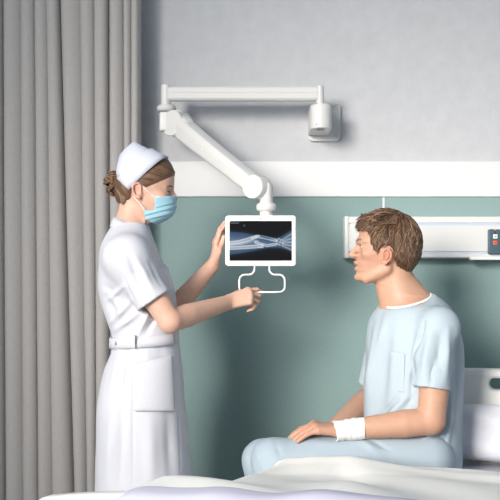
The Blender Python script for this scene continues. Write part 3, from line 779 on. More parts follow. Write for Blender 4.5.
# ================================================================== the nurse, standing in profile
YN = 3.02
def nurse():
    root = thing('person', (-.36, YN, 0), 'person standing at left in white uniform, white cap and blue mask, reaching to the screen', 'person')
    hc = P(138, 193, YN); fwd = 1
    H = lambda u, v, w: V3(hc[0]+fwd*u, hc[1]+v, hc[2]+w)
    # ---- joints
    shR, shL = P(127, 256, 2.865), P(128, 256, 3.165)
    elR, elL = P(170, 321, 2.865), P(171, 313, 3.19)
    wrR, wrL = P(228, 302.5, 3.105), P(213, 265, 3.205)
    px_rows = [(225, 113.5, 148.5, .060), (230, 111, 150, .072), (236, 108.5, 151.5, .096), (244, 105.3, 154, .135), (252, 102.7, 157.5, .158), (262, 101, 163, .166), (275, 99.3, 169.5, .163), (292, 99.3, 175, .15), (311, 104, 177.3, .138), (325, 109, 178, .128),
               (340, 113, 179, .124), (350, 112, 180, .128), (370, 105, 182, .150), (390, 100.5, 183.8, .170), (405, 98.5, 185.2, .178), (420, 97.8, 186.7, .183), (455, 97, 190, .190), (492, 96, 193.5, .196), (540, 95, 197, .200)]
    zt = np.array([P(0, r[0], YN)[2] for r in px_rows]); xl = np.array([P(r[1], 0, YN)[0] for r in px_rows]); xr = np.array([P(r[2], 0, YN)[0] for r in px_rows])
    cx, hx = (xl+xr)/2, (xr-xl)/2; hy = np.array([r[3] for r in px_rows])
    hem = zt.min()
    # ---- body: one continuous figure
    V = Vol(axis_grid((-.53, .10, .0026)), axis_grid((2.78, 2.95, .0026), (2.95, 3.08, .0026), (3.08, 3.29, .0026)),
            axis_grid((0, .98, .009), (.98, 1.19, .004), (1.19, 1.74, .0024)))
    V.add(tower(zt[:-3], cx[:-3], YN, hy[:-3]-.016, hx[:-3]-.016), .02)
    for s in (-1, 1):
        y = YN+s*.085
        hp, kn, an = V3(cx[14], y, .86), V3(cx[14]+.015, YN+s*.075, .46), V3(cx[14]-.02, YN+s*.07, .09)
        V.add(rc(hp, kn, .078, .05), .03); V.add(rc(kn, (kn+an)/2+V3(-.012, 0, .04), .047, .05), .02); V.add(rc((kn+an)/2+V3(-.012, 0, .04), an, .05, .031), .02)
        V.add(rc(an-V3(.03, 0, .045), an+V3(.14, 0, -.062), .034, .026), .02)
    # neck and shoulders
    V.add(rc(P(133.5, 205, YN), P(129, 236, YN), .0445, .053), .02)
    V.add(rc(P(129, 232, YN), P(129, 247, YN), .050, .068), .03)
    for sh, el, wr, fm in ((shR, elR, wrR, .40), (shL, elL, wrL, .40)):
        V.add(rc(P(128, 248, YN), sh, .06, .05), .03); V.add(rc(sh, el, .0465, .0355), .02)
        mid = el+(wr-el)*.28
        V.add(rc(el, mid, .0358, .0362), .010); V.add(rc(mid, wr, .0362, .0245), .003)
    # head: cranium, face block, then features
    V.add(ell(H(.022, 0, .045), (.092, .076, .088)), .01)
    V.add(head_prim(fwd, hc, [.075, .05, .03, .012, -.005, -.02, -.04, -.06, -.076, -.088, -.096],
                    [.108, .1125, .1125, .105, .104, .103, .102, .1, .094, .080, .055], [-.05, -.05, -.05, -.045, -.035, -.02, -.012, -.006, .004, .018, .03],
                    [.066, .071, .070, .0665, .066, .065, .060, .052, .043, .034, .022], .03), .018)
    V.add(rc(H(.104, 0, .012), H(.119, 0, -.016), .0075, .0095), .012)                      # nose
    for s in (-1, 1):
        V.add(ell(H(.110, s*.010, -.019), (.010, .0065, .006)), .006)
        V.cut(ell(H(.110, s*.034, -.001), (.016, .017, .010)), .014)                         # eye socket
        V.add(ell(H(.0905, s*.032, -.002), (.0118, .0135, .0115)), .006)                      # lids
        V.cut(ell(H(.1055, s*.034, -.0035), (.010, .013, .0035)), .002)
        V.add(rc(H(.107, s*.014, .016), H(.092, s*.046, .015), .007, .003), .012)             # brow ridge
        V.add(ell(H(.075, s*.052, -.022), (.022, .014, .014)), .02)                            # cheek
        add_ear(V, H(.009, s*.0735, -.001), fwd, s, .90)
    V.add(rc(H(.101, -.014, -.047), H(.101, .014, -.047), .006, .006), .006); V.add(rc(H(.1, -.011, -.055), H(.1, .011, -.055), .0065, .0065), .006)
    # hands: right pinching the wire handle, left holding the edge of the screen
    add_hand(V, wrR, (.90, .16, .26), (.12, .80, -.55), True, ((26, 30, 18), (42, 46, 28), (52, 58, 35), (58, 62, 40)), ((.86, -.15, .5), (.9, -.32, .30)), .90, .95, K=.003)
    add_hand(V, wrL, (.16, .05, 1), (1, .10, -.14), False, ((10, 22, 14), (8, 20, 14), (8, 20, 14), (10, 22, 14)), ((.86, .48, .10), (.98, .12, .10)), .93, .95, K=.003)
    v, f = sdf_mesh(V, 2); me = mesh_arrays(v, f)
    base = np.array(lin((214, 172, 151))); col = np.tile(base, (len(v), 1))
    def blush(c, r, k, to):
        nonlocal col
        w = np.exp(-(np.linalg.norm(v-np.asarray(c), axis=1)/r)**2)[:, None]*k; col = col*(1-w)+np.array(lin(to))*w
    for s in (-1, 1): blush(H(0, s*.08, 0), .03, .5, (222, 150, 130)); blush(H(.08, s*.05, -.02), .03, .3, (226, 160, 146))
    for e in (elR, elL): blush(e, .05, .3, (220, 160, 142))
    blush(wrR+V3(.08, 0, .01), .05, .35, (222, 160, 145)); blush(wrL+V3(0, 0, .1), .05, .35, (222, 160, 145))
    tint(me, col); put_mesh('body', me, M['skin'], root)
    # eyes, brows
    def eyecol(co):
        r = np.hypot(co[:, 1], co[:, 2]); c = np.tile(np.array(lin((226, 220, 216))), (len(co), 1))
        fr = co[:, 0]*fwd > 0; c[fr & (r < .52)] = lin((96, 84, 74)); c[fr & (r < .24)] = lin((20, 16, 15)); return c
    for s in (-1, 1):
        e = put_mesh('eye', ball_tinted(H(.0915, s*.032, -.0025), (.0113,)*3, eyecol, 32), M['eye'], root)
        pts = [H(.1035-.0000, s*.022, -.0005), H(.1048, s*.030, .0018), H(.1022, s*.038, .0014), H(.0965, s*.0455, -.0015)]
        me = tube(pts, [.0006, .0014, .0015, .0009], 6); tint(me, np.tile(lin((52, 38, 32)), (len(me.vertices), 1))); put_mesh('eyelash', me, M['hair'], e)
        pts = [H(.1125, s*.013, .0135), H(.1125, s*.024, .0175), H(.107, s*.037, .0195), H(.0985, s*.049, .0155)]
        me = tube(pts, [.0012, .0024, .0021, .0008], 6); tint(me, np.tile(lin((112, 84, 66)), (len(me.vertices), 1))); put_mesh('eyebrow', me, M['hair'], root)
    # ---- hair: swept back under the cap into a low bun
    hx_ = P(139.5, 182, YN)
    G = Vol(axis_grid((-.46, -.20, .0026)), axis_grid((YN-.10, YN+.10, .0026)), axis_grid((1.47, 1.72, .0026)))
    G.add(ell(H(.022, 0, .046), (.0995, .0815, .0955)), 0)
    G.add(rc(P(127, 180, YN), P(125, 195, YN), .042, .034), .03)
    hair_px = [(175.2, 173), (172, 176.5), (166, 181), (159, 184.5), (152, 187), (146.5, 189.5), (143.5, 186), (139, 185.5), (134, 189), (132.5, 196), (129, 203), (122, 206), (114, 203), (112, 190), (114.5, 179), (118, 179), (131, 188), (161, 158), (166, 153), (182, 150), (180, 170)]
    G.keep(prism_px(hair_px, YN-.04), .008)
    v, f = sdf_mesh(G, 2); me = mesh_arrays(v, f)
    rng = np.random.RandomState(5); tones = [lin(c) for c in ((96, 72, 56), (114, 87, 67), (84, 62, 49), (130, 101, 78))]
    tint(me, np.tile(np.array(lin((100, 75, 58))), (len(v), 1)))
    hair_parts = [me]; paths, rad, cols = [], [], []
    ce = H(.022, 0, .046); rr = np.array([.0995, .0815, .0955])
    for k in range(520):
        s = -1 if rng.rand() < .62 else 1
        t = rng.rand()
        if k < 380:     # from the forehead hairline back towards the cap
            a = np.array([174.6, 172.0])*(1-t)+np.array([147, 187.5])*t; b = np.array([160, 163.])*(1-t)+np.array([133, 190])*t
            a = a+rng.normal(size=2)*.7; ctrl = (a+b)/2+np.array([-1.5, -2.0])+rng.normal(size=2)*.5
        else:           # nape, up to the bun
            a = np.array([135, 190.])*(1-t)+np.array([124, 206])*t; b = np.array([121, 176.])*(1-t)+np.array([117, 190])*t; ctrl = (a+b)/2+np.array([2., -1])
            a = a+rng.normal(size=2)*.5
        q = np.linspace(0, 1, 9)[:, None]; pp = (1-q)**2*a+2*q*(1-q)*ctrl+q*q*b
        pts = np.array([P(x, y, YN) for x, y in pp])
        e = ((pts[:, 0]-ce[0])/rr[0])**2+((pts[:, 2]-ce[2])/rr[2])**2
        lat = np.sqrt(np.clip(1-e, .0, 1))*rr[1]
        if k >= 380: lat = np.maximum(lat, .0455-.006*q[:, 0])
        pts[:, 1] = YN+s*lat*(1.0); paths.append(pts); rad.append(rng.uniform(.0011, .0022)); cols.append(tones[rng.randint(4)])
    hair_parts.append(locks_mesh(paths, rad, cols))
    hair = put_mesh('hair', merge_tinted(hair_parts), M['hair'], root)
    # bun: coiled strands
    bp, br, bc = [], [], []; c = P(112.8, 181.5, YN)
    for (ox, oz, r1, r2, tl, ph) in [(.004, .020, .019, .013, 25, 0), (-.006, .002, .021, .014, -20, 1), (.002, -.020, .020, .014, 15, 2), (.010, -.004, .020, .016, 70, 3), (-.004, -.032, .013, .010, 5, 4)]:
        for k in range(34):
            th = np.linspace(0, 2*PI, 26); rad_ = r2*math.sqrt(rng.rand()); al = rng.rand()*6.28
            r_maj = r1*.62+rad_*math.cos(al)*.75; zz = rad_*math.sin(al)*1.0
            x = r_maj*np.cos(th+al); y = r_maj*np.sin(th+al)*1.25; z = zz+.003*np.sin(2*th+ph)+.006*np.sin(th+ph)
            ct, st = math.cos(math.radians(tl)), math.sin(math.radians(tl))
            bp.append(np.stack([c[0]+ox+x*ct-z*st, c[1]+y, c[2]+oz+x*st+z*ct], 1)); br.append(rng.uniform(.0022, .0036)); bc.append(tones[rng.randint(4)])
    put_mesh('bun', locks_mesh(bp, br, bc, 5), M['hair'], hair)
    # ---- cap
    e_ = unit(P(131, 192, YN)-P(166.5, 158, YN)); n_ = unit(np.cross(V3(0, -1, 0), e_)); n_ = n_ if n_[2] > 0 else -n_
    o = P(148.7, 175, YN); s_ = YN/FOC
    def cap_loft(st, nn=56, grow=0.):
        rows = []
        for (h, e0, e1, lat, p) in st:
            m, a = (e0+e1)/2*s_, (e1-e0)/2*s_+grow; t = np.linspace(0, 2*PI, nn, endpoint=False)
            ca, sa_ = np.cos(t), np.sin(t); p = np.where(ca > 0, p+2.2*min(max((26-h)/20, 0), 1)*np.clip(ca*3, 0, 1), p); x = np.sign(ca)*np.abs(ca)**(2/p)*a; y = np.sign(sa_)*np.abs(sa_)**(2/p)*(lat+grow)
            rows.append(o+np.outer(m+x, e_)+np.outer(y, V3(0, 1, 0))+n_*h*s_)
        A = np.array(rows); A = np.concatenate([A, A[:, :1]], 1); return A
    st = [(-.4, -24.6, 24.4, .081, 2.2), (4, -23, 24.4, .0805, 2.2), (9, -21.2, 24.2, .079, 2.2), (15, -19, 24, .075, 2.15), (21, -17, 23.4, .068, 2.1), (25, -15.6, 20.5, .058, 2.0), (29, -14.2, 15, .044, 1.9), (32, -13.2, 10.5, .030, 1.8), (34, -12.4, 7.5, .016, 1.7), (34.6, -11.5, 6.5, .004, 1.7)]
    A = cap_loft(st)
    # densify for soft dents
    cap = put_mesh('cap', shell(grid_mesh(A), .002, 0), M['cap'], root)
    cf = [(-.6, -24.9, 24.7, .0815, 2.2), (4, -23.3, 24.8, .0812, 2.2), (9, -21.6, 24.8, .080, 2.2), (14, -19.8, 24.6, .0772, 2.15), (16.2, -19.0, 24.4, .0758, 2.1)]
    put_mesh('cuff', shell(grid_mesh(cap_loft(cf, grow=.0042)), .003, 0), M['cap'], cap)
    # ---- mask
    K = Vol(axis_grid((-.36, -.21, .0024)), axis_grid((YN-.085, YN+.085, .0024)), axis_grid((1.43, 1.57, .0024)))
    K.add(head_prim(fwd, hc, [.0, -.015, -.03, -.05, -.07, -.085, -.1], [.118, .1255, .1255, .1225, .115, .096, .066], [-.05]*7, [.0745, .0755, .0745, .069, .062, .054, .042], .03, 2.35), 0)
    K.keep(prism_px([(157, 199.3), (164, 198.6), (171, 197.0), (177, 196.6), (182, 205), (172, 222), (158, 225), (147.8, 221.5), (145.8, 211.6), (155.5, 211.6), (157.2, 208.5)], YN), .003)
    v, f = nets(K); v = relax(v, f, 2); n = normals(v, f); px, py = px_of(v)
    yy = py+.25*(px-165)
    amp = sum(.0016*np.exp(-((yy-q)/1.1)**2)-.0013*np.exp(-((yy-q-2.0)/1.1)**2) for q in (204.5, 209.5, 214.5)); v = v+n*amp[:, None]
    mask = put_mesh('mask', mesh_arrays(v, f), M['mask'], root)
    for s in (-1, 1):
        me = join(tube([H(.0615, s*.0695, -.0195), H(.040, s*.0735, -.002), H(.018, s*.0765, .0185), H(.004, s*.078, .0265), H(-.010, s*.079, .026)], .0014, 8),
                  tube([H(.0275, s*.0690, -.0590), H(.018, s*.0725, -.044), H(.010, s*.0735, -.034), H(.002, s*.074, -.027), H(-.006, s*.078, -.016)], .0014, 8))
        put_mesh('ear_loop', me, M['mask_white'], mask)
    pts = [H(x, y, w) for x, y, w in ((.0645, -.0695, -.0195), (.088, -.058, -.0185), (.108, -.036, -.0155), (.1185, -.015, -.0125), (.1205, 0, -.0118), (.1185, .015, -.0125), (.108, .036, -.0155), (.088, .058, -.0185), (.0645, .0695, -.0195))]
    pts = [np.array([cubic(np.array(t), np.arange(9), [p[q] for p in pts]) for q in range(3)]) for t in np.linspace(0, 8, 33)]
    put_mesh('top_binding', tube(pts, .0030, 8), M['mask_white'], mask)
    # ---- uniform
    D = Vol(axis_grid((-.53, .00, .0040)), axis_grid((2.78, 3.27, .0040)), axis_grid((hem-.01, 1.45, .0040)))
    D.add(tower(zt, cx, YN, hy, hx, 0, 2.25), 0)
    D.add(rc(P(129, 240, YN), P(129, 252, YN), .058, .080), .03)
    for sh, el, sgn in ((shR, elR, -1), (shL, elL, 1)):
        d = unit(el-sh); hemc = P(153.5, 300.5, 2.868) if sgn < 0 else sh+d*.185
        D.add(rc(P(128, 250, YN)+V3(0, sgn*.06, 0), sh+V3(.0, 0, .0), .062, .058), .05)
        D.add(rc(sh, sh+(hemc-sh)*.5, .057, .0565), .045); D.add(rc(sh+(hemc-sh)*.5, hemc+d*.05, .0575, .0575), .010)
    for sh, el, sgn in ((shR, elR, -1), (shL, elL, 1)):
        d = unit(el-sh); hemc = P(153.5, 300.5, 2.868) if sgn < 0 else sh+d*.185
        cutp = V3(-9, -9, -9), V3(9, 9, 9), (lambda hemc, d: lambda X, Y, Z: np.maximum((hemc[0]-X)*d[0]+(hemc[1]-Y)*d[1]+(hemc[2]-Z)*d[2],
                 np.sqrt((X-hemc[0]-d[0]*.04)**2+(Y-hemc[1]-d[1]*.04)**2+(Z-hemc[2]-d[2]*.04)**2)-.085) + 0*X)(hemc, d)
        # open end of the sleeve: trim everything past the hem that belongs to the sleeve only
        torso = tower(zt, cx, YN, hy, hx, 0, 2.25)
        keep_t = V3(-9, -9, -9), V3(9, 9, 9), (lambda c_, t_: lambda X, Y, Z: np.maximum(c_[2](X, Y, Z), -t_[2](X, Y, Z)-.0))(cutp, torso)
        lo = hemc-.14; hi = hemc+.14
        D.cut((lo, hi, keep_t[2]), .0)
        D.cut(rc(hemc-d*.05, hemc+d*.03, .0485, .0505), .0)
    wr_ = [(106, 297, 118, 322, 4, -.007), (112, 322, 132, 300, 3.5, .008), (116, 330, 138, 313, 3, .007), (108, 300, 124, 286, 3, .006), (104, 285, 120, 300, 4, -.005),
           (138, 335, 152, 305, 3, .006), (146, 333, 160, 312, 3, -.006), (128, 255, 146, 297, 3.5, -.005), (136, 258, 154, 292, 4, .006), (150, 262, 163, 288, 3, -.004), (122, 270, 140, 303, 3, .004),
           (120, 350, 110, 395, 4, .005), (128, 350, 124, 400, 3, -.005), (133, 350, 133, 490, 1.3, -.0030), (146, 350, 152, 400, 5, .004), (160, 348, 166, 395, 5, -.003), (112, 410, 108, 490, 6, .006), (122, 400, 120, 490, 4, -.005), (150, 420, 152, 490, 8, .006), (168, 410, 172, 490, 6, -.005),
           (176.5, 345, 181.5, 490, 1.1, -.0022), (136, 411, 174, 411, 1.0, -.0012), (141, 312.5, 166.5, 295.0, .9, -.0016), (151, 255, 167, 282, 1.2, -.002), (118, 262, 138, 309, 2, -.003)]
    v, f = nets(D); v = relax(v, f, 3); n = normals(v, f)
    v = lumpy(v, n, .0016, 34, 3); v = folds(v, n, [(a, b, c, d, w*.85, h*1.5) for a, b, c, d, w, h in wr_])
    drs = put_mesh('uniform_dress', mesh_arrays(v, f), M['dress'], root)
    # stand collar
    def ring(pts_lo, pts_hi, th, m, name, par, closed=True):
        A = np.stack([np.array(pts_lo), (np.array(pts_lo)+np.array(pts_hi))/2, np.array(pts_hi)], 0)
        if closed: A = np.concatenate([A, A[:, :1]], 1)
        return put_mesh(name, shell(grid_mesh(A), th, 0), m, par)
    def loop(x0, y0, x1, y1, lat, n=48, p=2.2, gap=0):
        a, b = P(x0, y0, YN), P(x1, y1, YN); out = []
        for t in np.linspace(gap, 2*PI-gap, n, endpoint=gap > 0):
            c, s = math.cos(t), math.sin(t); c = math.copysign(abs(c)**(2/p), c); s = math.copysign(abs(s)**(2/p), s)
            q = (a+b)/2+(b-a)/2*c; out.append(q+V3(0, lat*s, 0))
        return out
    ring(loop(110.5, 227, 152.5, 243.5, .082, gap=.10), loop(114.2, 217.2, 149.3, 232.2, .063, gap=.16), .0045, M['dress'], 'collar', drs, False)
    # belt follows the waist
    def belt_loop(dz_back, grow):
        out = []
        for t in np.linspace(-2.55, 2.55, 90):
            c, s = math.cos(t), math.sin(t); c = math.copysign(abs(c)**(2/2.25), c); s = math.copysign(abs(s)**(2/2.25), s)
            c = -c      # starts and ends at the front
            z = P(0, dz_back, YN)[2]; X0, X1 = cubic(np.array(z), zt, cx), cubic(np.array(z), zt, hx)+grow; yy = cubic(np.array(z), zt, hy)+grow
            out.append(V3(X0+X1*c, YN+yy*s, z+(c+1)*.0085))
        return out
    bb = ring(belt_loop(347.6, .006), belt_loop(337.2, .006), .005, M['dress'], 'belt', drs, False)
    def on_side(px, py, out=.0, r=.0048, name='button', par=drs):
        z = P(0, py, 2.9)[2]; zz = P(0, py, YN)[2]; X0, hx0, hy0 = cubic(np.array(zz), zt, cx), cubic(np.array(zz), zt, hx), cubic(np.array(zz), zt, hy)
        for _ in range(6):
            q = P(px, py, YN-hy0); c = np.clip((q[0]-X0)/hx0, -.995, .995); y = YN-hy0*(1-abs(c)**2.25)**(1/2.25); q = P(px, py, y-out)
            X0, hx0, hy0 = [cubic(np.array(q[2]), zt, k) for k in (cx, hx, hy)]
        c = (q[0]-X0)/hx0; nn = unit(V3(math.copysign(abs(c)**1.25, c)/hx0, -abs((q[1]-YN)/hy0)**1.25/hy0, 0))
        q = q+nn*out
        return put_mesh(name, lathe(q, nn, [(-.002, r), (.0012, r), (.0022, r*.8), (.0022, r*.6), (.0016, r*.5), (.0016, .0005)], 20), M['button'], par), q
    on_side(116.8, 342.6, .010, .0055, 'button', bb)
    put_mesh('belt_loop', box(P(134.2, 341.5, YN-.139), (.007, .012, .040), .002, 2), M['dress'], bb)
    for px, py in ((178.2, 352), (179.6, 372), (181.2, 392), (182.6, 412), (184.3, 434), (186, 456)): on_side(px, py, .002, .0042, 'button', drs)
    # patch pockets lie on the cloth
    def patch(quad, name, grow=.0045, nu=30):
        tl, tr, br, bl_ = [np.array(q, float) for q in quad]; rows = []
        for i in np.linspace(0, 1, nu):
            row = []
            for j in np.linspace(0, 1, nu):
                p = (tl*(1-j)+tr*j)*(1-i)+(bl_*(1-j)+br*j)*i
                y = YN-.13
                for _ in range(8):
                    q = P(p[0], p[1], y); X0, hx0, hy0 = [cubic(np.array(q[2]), zt, k) for k in (cx, hx, hy)]
                    c = np.clip(abs((q[0]-X0)/(hx0+grow)), 0, .999); y = YN-(hy0+grow)*(1-c**2.25)**(1/2.25)
                e = min(i, 1-i, j, 1-j); row.append(P(p[0], p[1], y-.0025*min(e*12, 1)))
            rows.append(row)
        return put_mesh(name, shell(grid_mesh(np.array(rows)), .003, 1), M['dress'], drs)
    patch(((135.5, 363.5), (171.5, 355.5), (174.5, 411), (134, 411)), 'pocket', .008)
    patch(((152, 268), (167.5, 267.0), (170.5, 290), (155, 295)), 'chest_pocket', .006)
    for s in (-1, 1):
        S = Vol(axis_grid((-.46, -.12, .005)), axis_grid((YN+s*.07-.06, YN+s*.07+.06, .005)), axis_grid((-.005, .13, .005)))
        a = V3(cx[14]-.02, YN+s*.07, .09)
        S.add(rc(a-V3(.03, 0, .048), a+V3(.14, 0, -.060), .041, .034), 0).add(rc(a-V3(.005, 0, .03), a+V3(.07, 0, -.045), .045, .036), .02)
        S.keep(half((0, 0, .002), (0, 0, -1)), .003); S.keep(half(a+V3(0, 0, .012), (.15, 0, 1)), .004)
        v, f = sdf_mesh(S); put_mesh('shoe', mesh_arrays(v, f), M['shoe'], root)
    return root
nurse()
# ================================================================== the patient, sitting on the bed
YP = 3.10
def patient():
    root = thing('person', (.55, YP, .66), 'person sitting on the bed edge in pale blue gown with a bandaged wrist', 'person')
    hc = P(386, 257, YP); fwd = -1
    H = lambda u, v, w: V3(hc[0]+fwd*u, hc[1]+v, hc[2]+w)
    yaw = PI+math.radians(25); fw = V3(math.cos(yaw), math.sin(yaw), 0); lt = V3(-math.sin(yaw), math.cos(yaw), 0)   # his facing, his left
    shL, shR = P(440, 327, 2.93), P(388, 327, 3.26)
    elL, elR = P(431, 421, 2.90), P(372, 397, 3.28)
    wrL, wrR = P(342, 430.5, 2.90), P(334, 429, 3.03)
    rows = [(297, 409, .075, .070), (305, 409.5, .110, .090), (313, 410.5, .140, .110), (322, 411.5, .158, .126), (345, 413.5, .165, .146), (370, 414, .164, .149), (400, 414, .164, .149), (430, 412.5, .166, .150), (452, 411, .172, .152), (466, 411, .170, .148)]
    zt = np.array([P(0, r[0], YP)[2] for r in rows]); cx = np.array([P(r[1], 0, YP)[0] for r in rows]); A_ = np.array([r[2] for r in rows]); B_ = np.array([r[3] for r in rows])
    knL, knR = P(273, 460, 2.90), P(263, 459.5, 3.06)
    hpL, hpR = P(425, 458, 2.98), P(424, 456, 3.20)
    anL, anR = knL+V3(.05, .0, -.43), knR+V3(.05, .02, -.43)
    V = Vol(axis_grid((-.12, .05, .004), (.05, .62, .0024), (.62, .75, .005)), axis_grid((2.78, 3.40, .0026)), axis_grid((.17, .66, .009), (.66, .90, .0026), (.90, 1.08, .005), (1.08, 1.51, .0024)))
    V.add(tower(zt, cx, YP, A_-.016, B_-.016, yaw), .03)
    for hp, kn, an in ((hpL, knL, anL), (hpR, knR, anR)):
        V.add(rc(hp, kn, .076, .054), .03); V.add(rc(kn, kn*.6+an*.4+V3(.02, 0, 0), .050, .05), .02); V.add(rc(kn*.6+an*.4+V3(.02, 0, 0), an, .05, .034), .02)
        V.add(rc(an+V3(.03, 0, -.045), an+V3(-.16, -.01, -.06), .034, .022), .02)
    V.add(rc(P(394, 268, YP), P(402, 303, YP), .0545, .062), .02); V.add(rc(P(405, 303, YP), P(411, 325, YP), .060, .090), .04)
    V.add(rc(P(409, 288, YP), P(427, 321, YP-.02), .038, .068), .02)
    V.add(rc(P(384, 285, YP), P(391, 308, YP), .026, .03), .03)
    for sh, el, wr in ((shL, elL, wrL), (shR, elR, wrR)):
        V.add(rc(P(410, 316, YP), sh, .06, .056), .03); V.add(rc(sh, sh*.4+el*.6, .051, .0465), .02); V.add(rc(sh*.4+el*.6, el, .0475, .0425), .004)
        mid = el+(wr-el)*.3
        V.add(rc(el, mid, .0425, .0435), .010); V.add(rc(mid, wr, .0435, .029), .003)
    V.cut((V3(.22, 2.7, .1), V3(.8, 3.45, .628), lambda X, Y, Z: np.maximum(Z-.628, .22-X)+0*Y), 0)
    # head
    V.add(ell(H(-.012, 0, .048), (.098, .077, .088)), .01)
    V.add(head_prim(fwd, hc, [.105, .085, .065, .05, .037, .02, .003, -.010, -.022, -.034, -.044, -.054, -.066, -.076, -.084],
                    [.0735, .0850, .0915, .0945, .0905, .0925, .0945, .0965, .0985, .0965, .0985, .0955, .1000, .0945, .072], [-.05, -.06, -.06, -.055, -.05, -.045, -.04, -.034, -.03, -.026, -.022, -.016, -.009, -.002, .006],
                    [.060, .067, .071, .072, .071, .0695, .068, .0655, .062, .058, .054, .050, .043, .036, .026], .02), .014)
    V.add(rc(H(.0915, 0, .036), H(.1135, 0, .0085), .0065, .0095), .010); V.add(ell(H(.1135, 0, .0070), (.0080, .0080, .0068)), .006)     # nose
    V.add(rc(H(.100, 0, .000), H(.108, 0, .002), .0075, .007), .006)
    V.add(rc(H(.0985, -.013, -.0195), H(.1012, 0, -.0185), .0050, .0056), .006); V.add(rc(H(.1012, 0, -.0185), H(.0985, .013, -.0195), .0060, .0052), .004)   # upper lip
    V.add(rc(H(.0962, -.012, -.0385), H(.0982, 0, -.0390), .0055, .0064), .004); V.add(rc(H(.0982, 0, -.0390), H(.0962, .012, -.0385), .0064, .0055), .004)
    V.cut(rc(H(.1090, -.022, -.0295), H(.1090, .022, -.0295), .0030, .0030), .003)
    V.add(ell(H(.0895, 0, -.066), (.0135, .017, .0125)), .012)
    V.cut(rc(H(.107, -.02, -.0525), H(.107, .02, -.0525), .0050, .0050), .006)
    for s in (-1, 1):
        V.add(ell(H(.102, s*.0105, .0045), (.010, .0068, .0065)), .005)
        V.cut(ell(H(.098, s*.034, .036), (.015, .0175, .0105)), .014)
        V.add(ell(H(.0765, s*.0325, .0355), (.0132, .0148, .0132)), .004)
        V.cut(ell(H(.0925, s*.034, .0345), (.010, .014, .0036)), .002)
        V.add(rc(H(.0900, s*.012, .0515), H(.077, s*.050, .0515), .009, .006), .012)
        V.add(ell(H(.062, s*.052, .010), (.022, .014, .013)), .022)
        V.add(rc(H(.005, s*.056, -.042), H(.07, s*.028, -.076), .013, .011), .02)                # jaw line
        add_ear(V, H(.012, s*.0735, -.002), fwd, s, .92)
    # hands, one resting on the other on the thigh
    add_hand(V, wrL, (-1, -.02, .10), (.05, .14, -1), False, ((26, 16, 8), (28, 18, 10), (29, 19, 12), (24, 15, 8)), ((.86, .5, .1), (.95, .25, .18)), 1.0, 1.2, (4, 1, -2, -4))
    add_hand(V, wrR, (-.93, -.30, -.10), (0, .05, -1), True, ((14, 18, 10), (12, 18, 12), (14, 20, 12), (18, 20, 14)), ((.8, .55, .1), (.95, .2, .1)), .98, 1.0, (5, 1, -3, -8))
    v, f = sdf_mesh(V, 2); me = mesh_arrays(v, f)
    base = np.array(lin((190, 148, 125))); col = np.tile(base, (len(v), 1))
    def blush(c, r, k, to, sq=(1, 1, 1)):
        nonlocal col
        w = np.exp(-(np.linalg.norm((v-np.asarray(c))/np.array(sq), axis=1)/r)**4)[:, None]*k; col = col*(1-w)+np.array(lin(to))*w
    blush(H(.108, 0, -.021), .012, .75, (196, 122, 108), (1, 1.5, .55)); blush(H(.105, 0, -.037), .012, .75, (200, 128, 114), (1, 1.5, .65))
    for s in (-1, 1): blush(H(0, s*.078, 0), .032, .45, (204, 128, 106)); blush(H(.07, s*.06, .0), .03, .25, (204, 136, 114))
    for e in (elL, elR): blush(e, .05, .3, (190, 130, 106))
    blush(wrL+V3(-.09, 0, 0), .05, .35, (196, 134, 110)); blush(H(.06, 0, -.07), .05, .12, (160, 118, 98))
    tint(me, col); put_mesh('body', me, M['skin'], root)
    def eyecol(co):
        r = np.hypot(co[:, 1], co[:, 2]); c = np.tile(np.array(lin((228, 222, 218))), (len(co), 1))
        fr = co[:, 0]*fwd > 0; c[fr & (r < .52)] = lin((92, 96, 98)); c[fr & (r < .24)] = lin((20, 16, 15)); return c
    for s in (-1, 1):
        e = put_mesh('eye', ball_tinted(H(.0775, s*.0325, .0350), (.0117,)*3, eyecol, 32), M['eye'], root)
        pts = [H(.0905, s*.0225, .0360), H(.0915, s*.031, .0390), H(.0888, s*.039, .0385), H(.0835, s*.0465, .0355)]
        me = tube(pts, [.0006, .0013, .0013, .0008], 6); tint(me, np.tile(lin((70, 50, 40)), (len(me.vertices), 1))); put_mesh('eyelash', me, M['hair'], e)
        pts = [H(.0975, s*.012, .0515), H(.0960, s*.024, .0555), H(.0895, s*.038, .0570), H(.0790, s*.050, .0525)]
        me = tube(pts, [.0018, .0032, .0028, .0010], 6); tint(me, np.tile(lin((128, 92, 68)), (len(me.vertices), 1))); put_mesh('eyebrow', me, M['hair'], root)
    # ---- hair
    cxp, czp, rpx = 389.0, 242.5, 32.6
    ce = P(cxp, czp, YP); rr = np.array([rpx*YP/FOC, .0865, rpx*YP/FOC])
    hair_px = [(352, 221), (356, 226.5), (360, 229.5), (366, 231), (369, 238), (370.5, 246), (373, 253.5), (376.5, 255), (379, 249.5), (382, 246.5), (388, 246), (392, 250), (393.5, 259), (397, 267), (402, 272), (411.5, 275), (430, 276), (436, 190), (340, 190)]
    G = Vol(axis_grid((.32, .60, .0026)), axis_grid((YP-.105, YP+.105, .0026)), axis_grid((1.25, 1.53, .0026)))
    G.add(ell(ce, rr), 0); G.add(rc(P(407, 256, YP), P(403.5, 270, YP), .038, .024, ((0, 1, 0), 1.7)), .03)
    G.add(ell(P(369, 226, YP), (.034, .05, .020), None), .03)
    G.keep(prism_px(hair_px, YP-.045), .010)
    v, f = sdf_mesh(G, 2); me = mesh_arrays(v, f); tint(me, np.tile(np.array(lin((86, 63, 48))), (len(v), 1)))
    parts = [me]
    rng = np.random.RandomState(11); tones = [lin(c) for c in ((90, 67, 51), (110, 84, 65), (76, 55, 42), (124, 97, 76), (98, 74, 57), (142, 112, 88))]
    inv = np.array(hair_px); paths, rad, cols = [], [], []
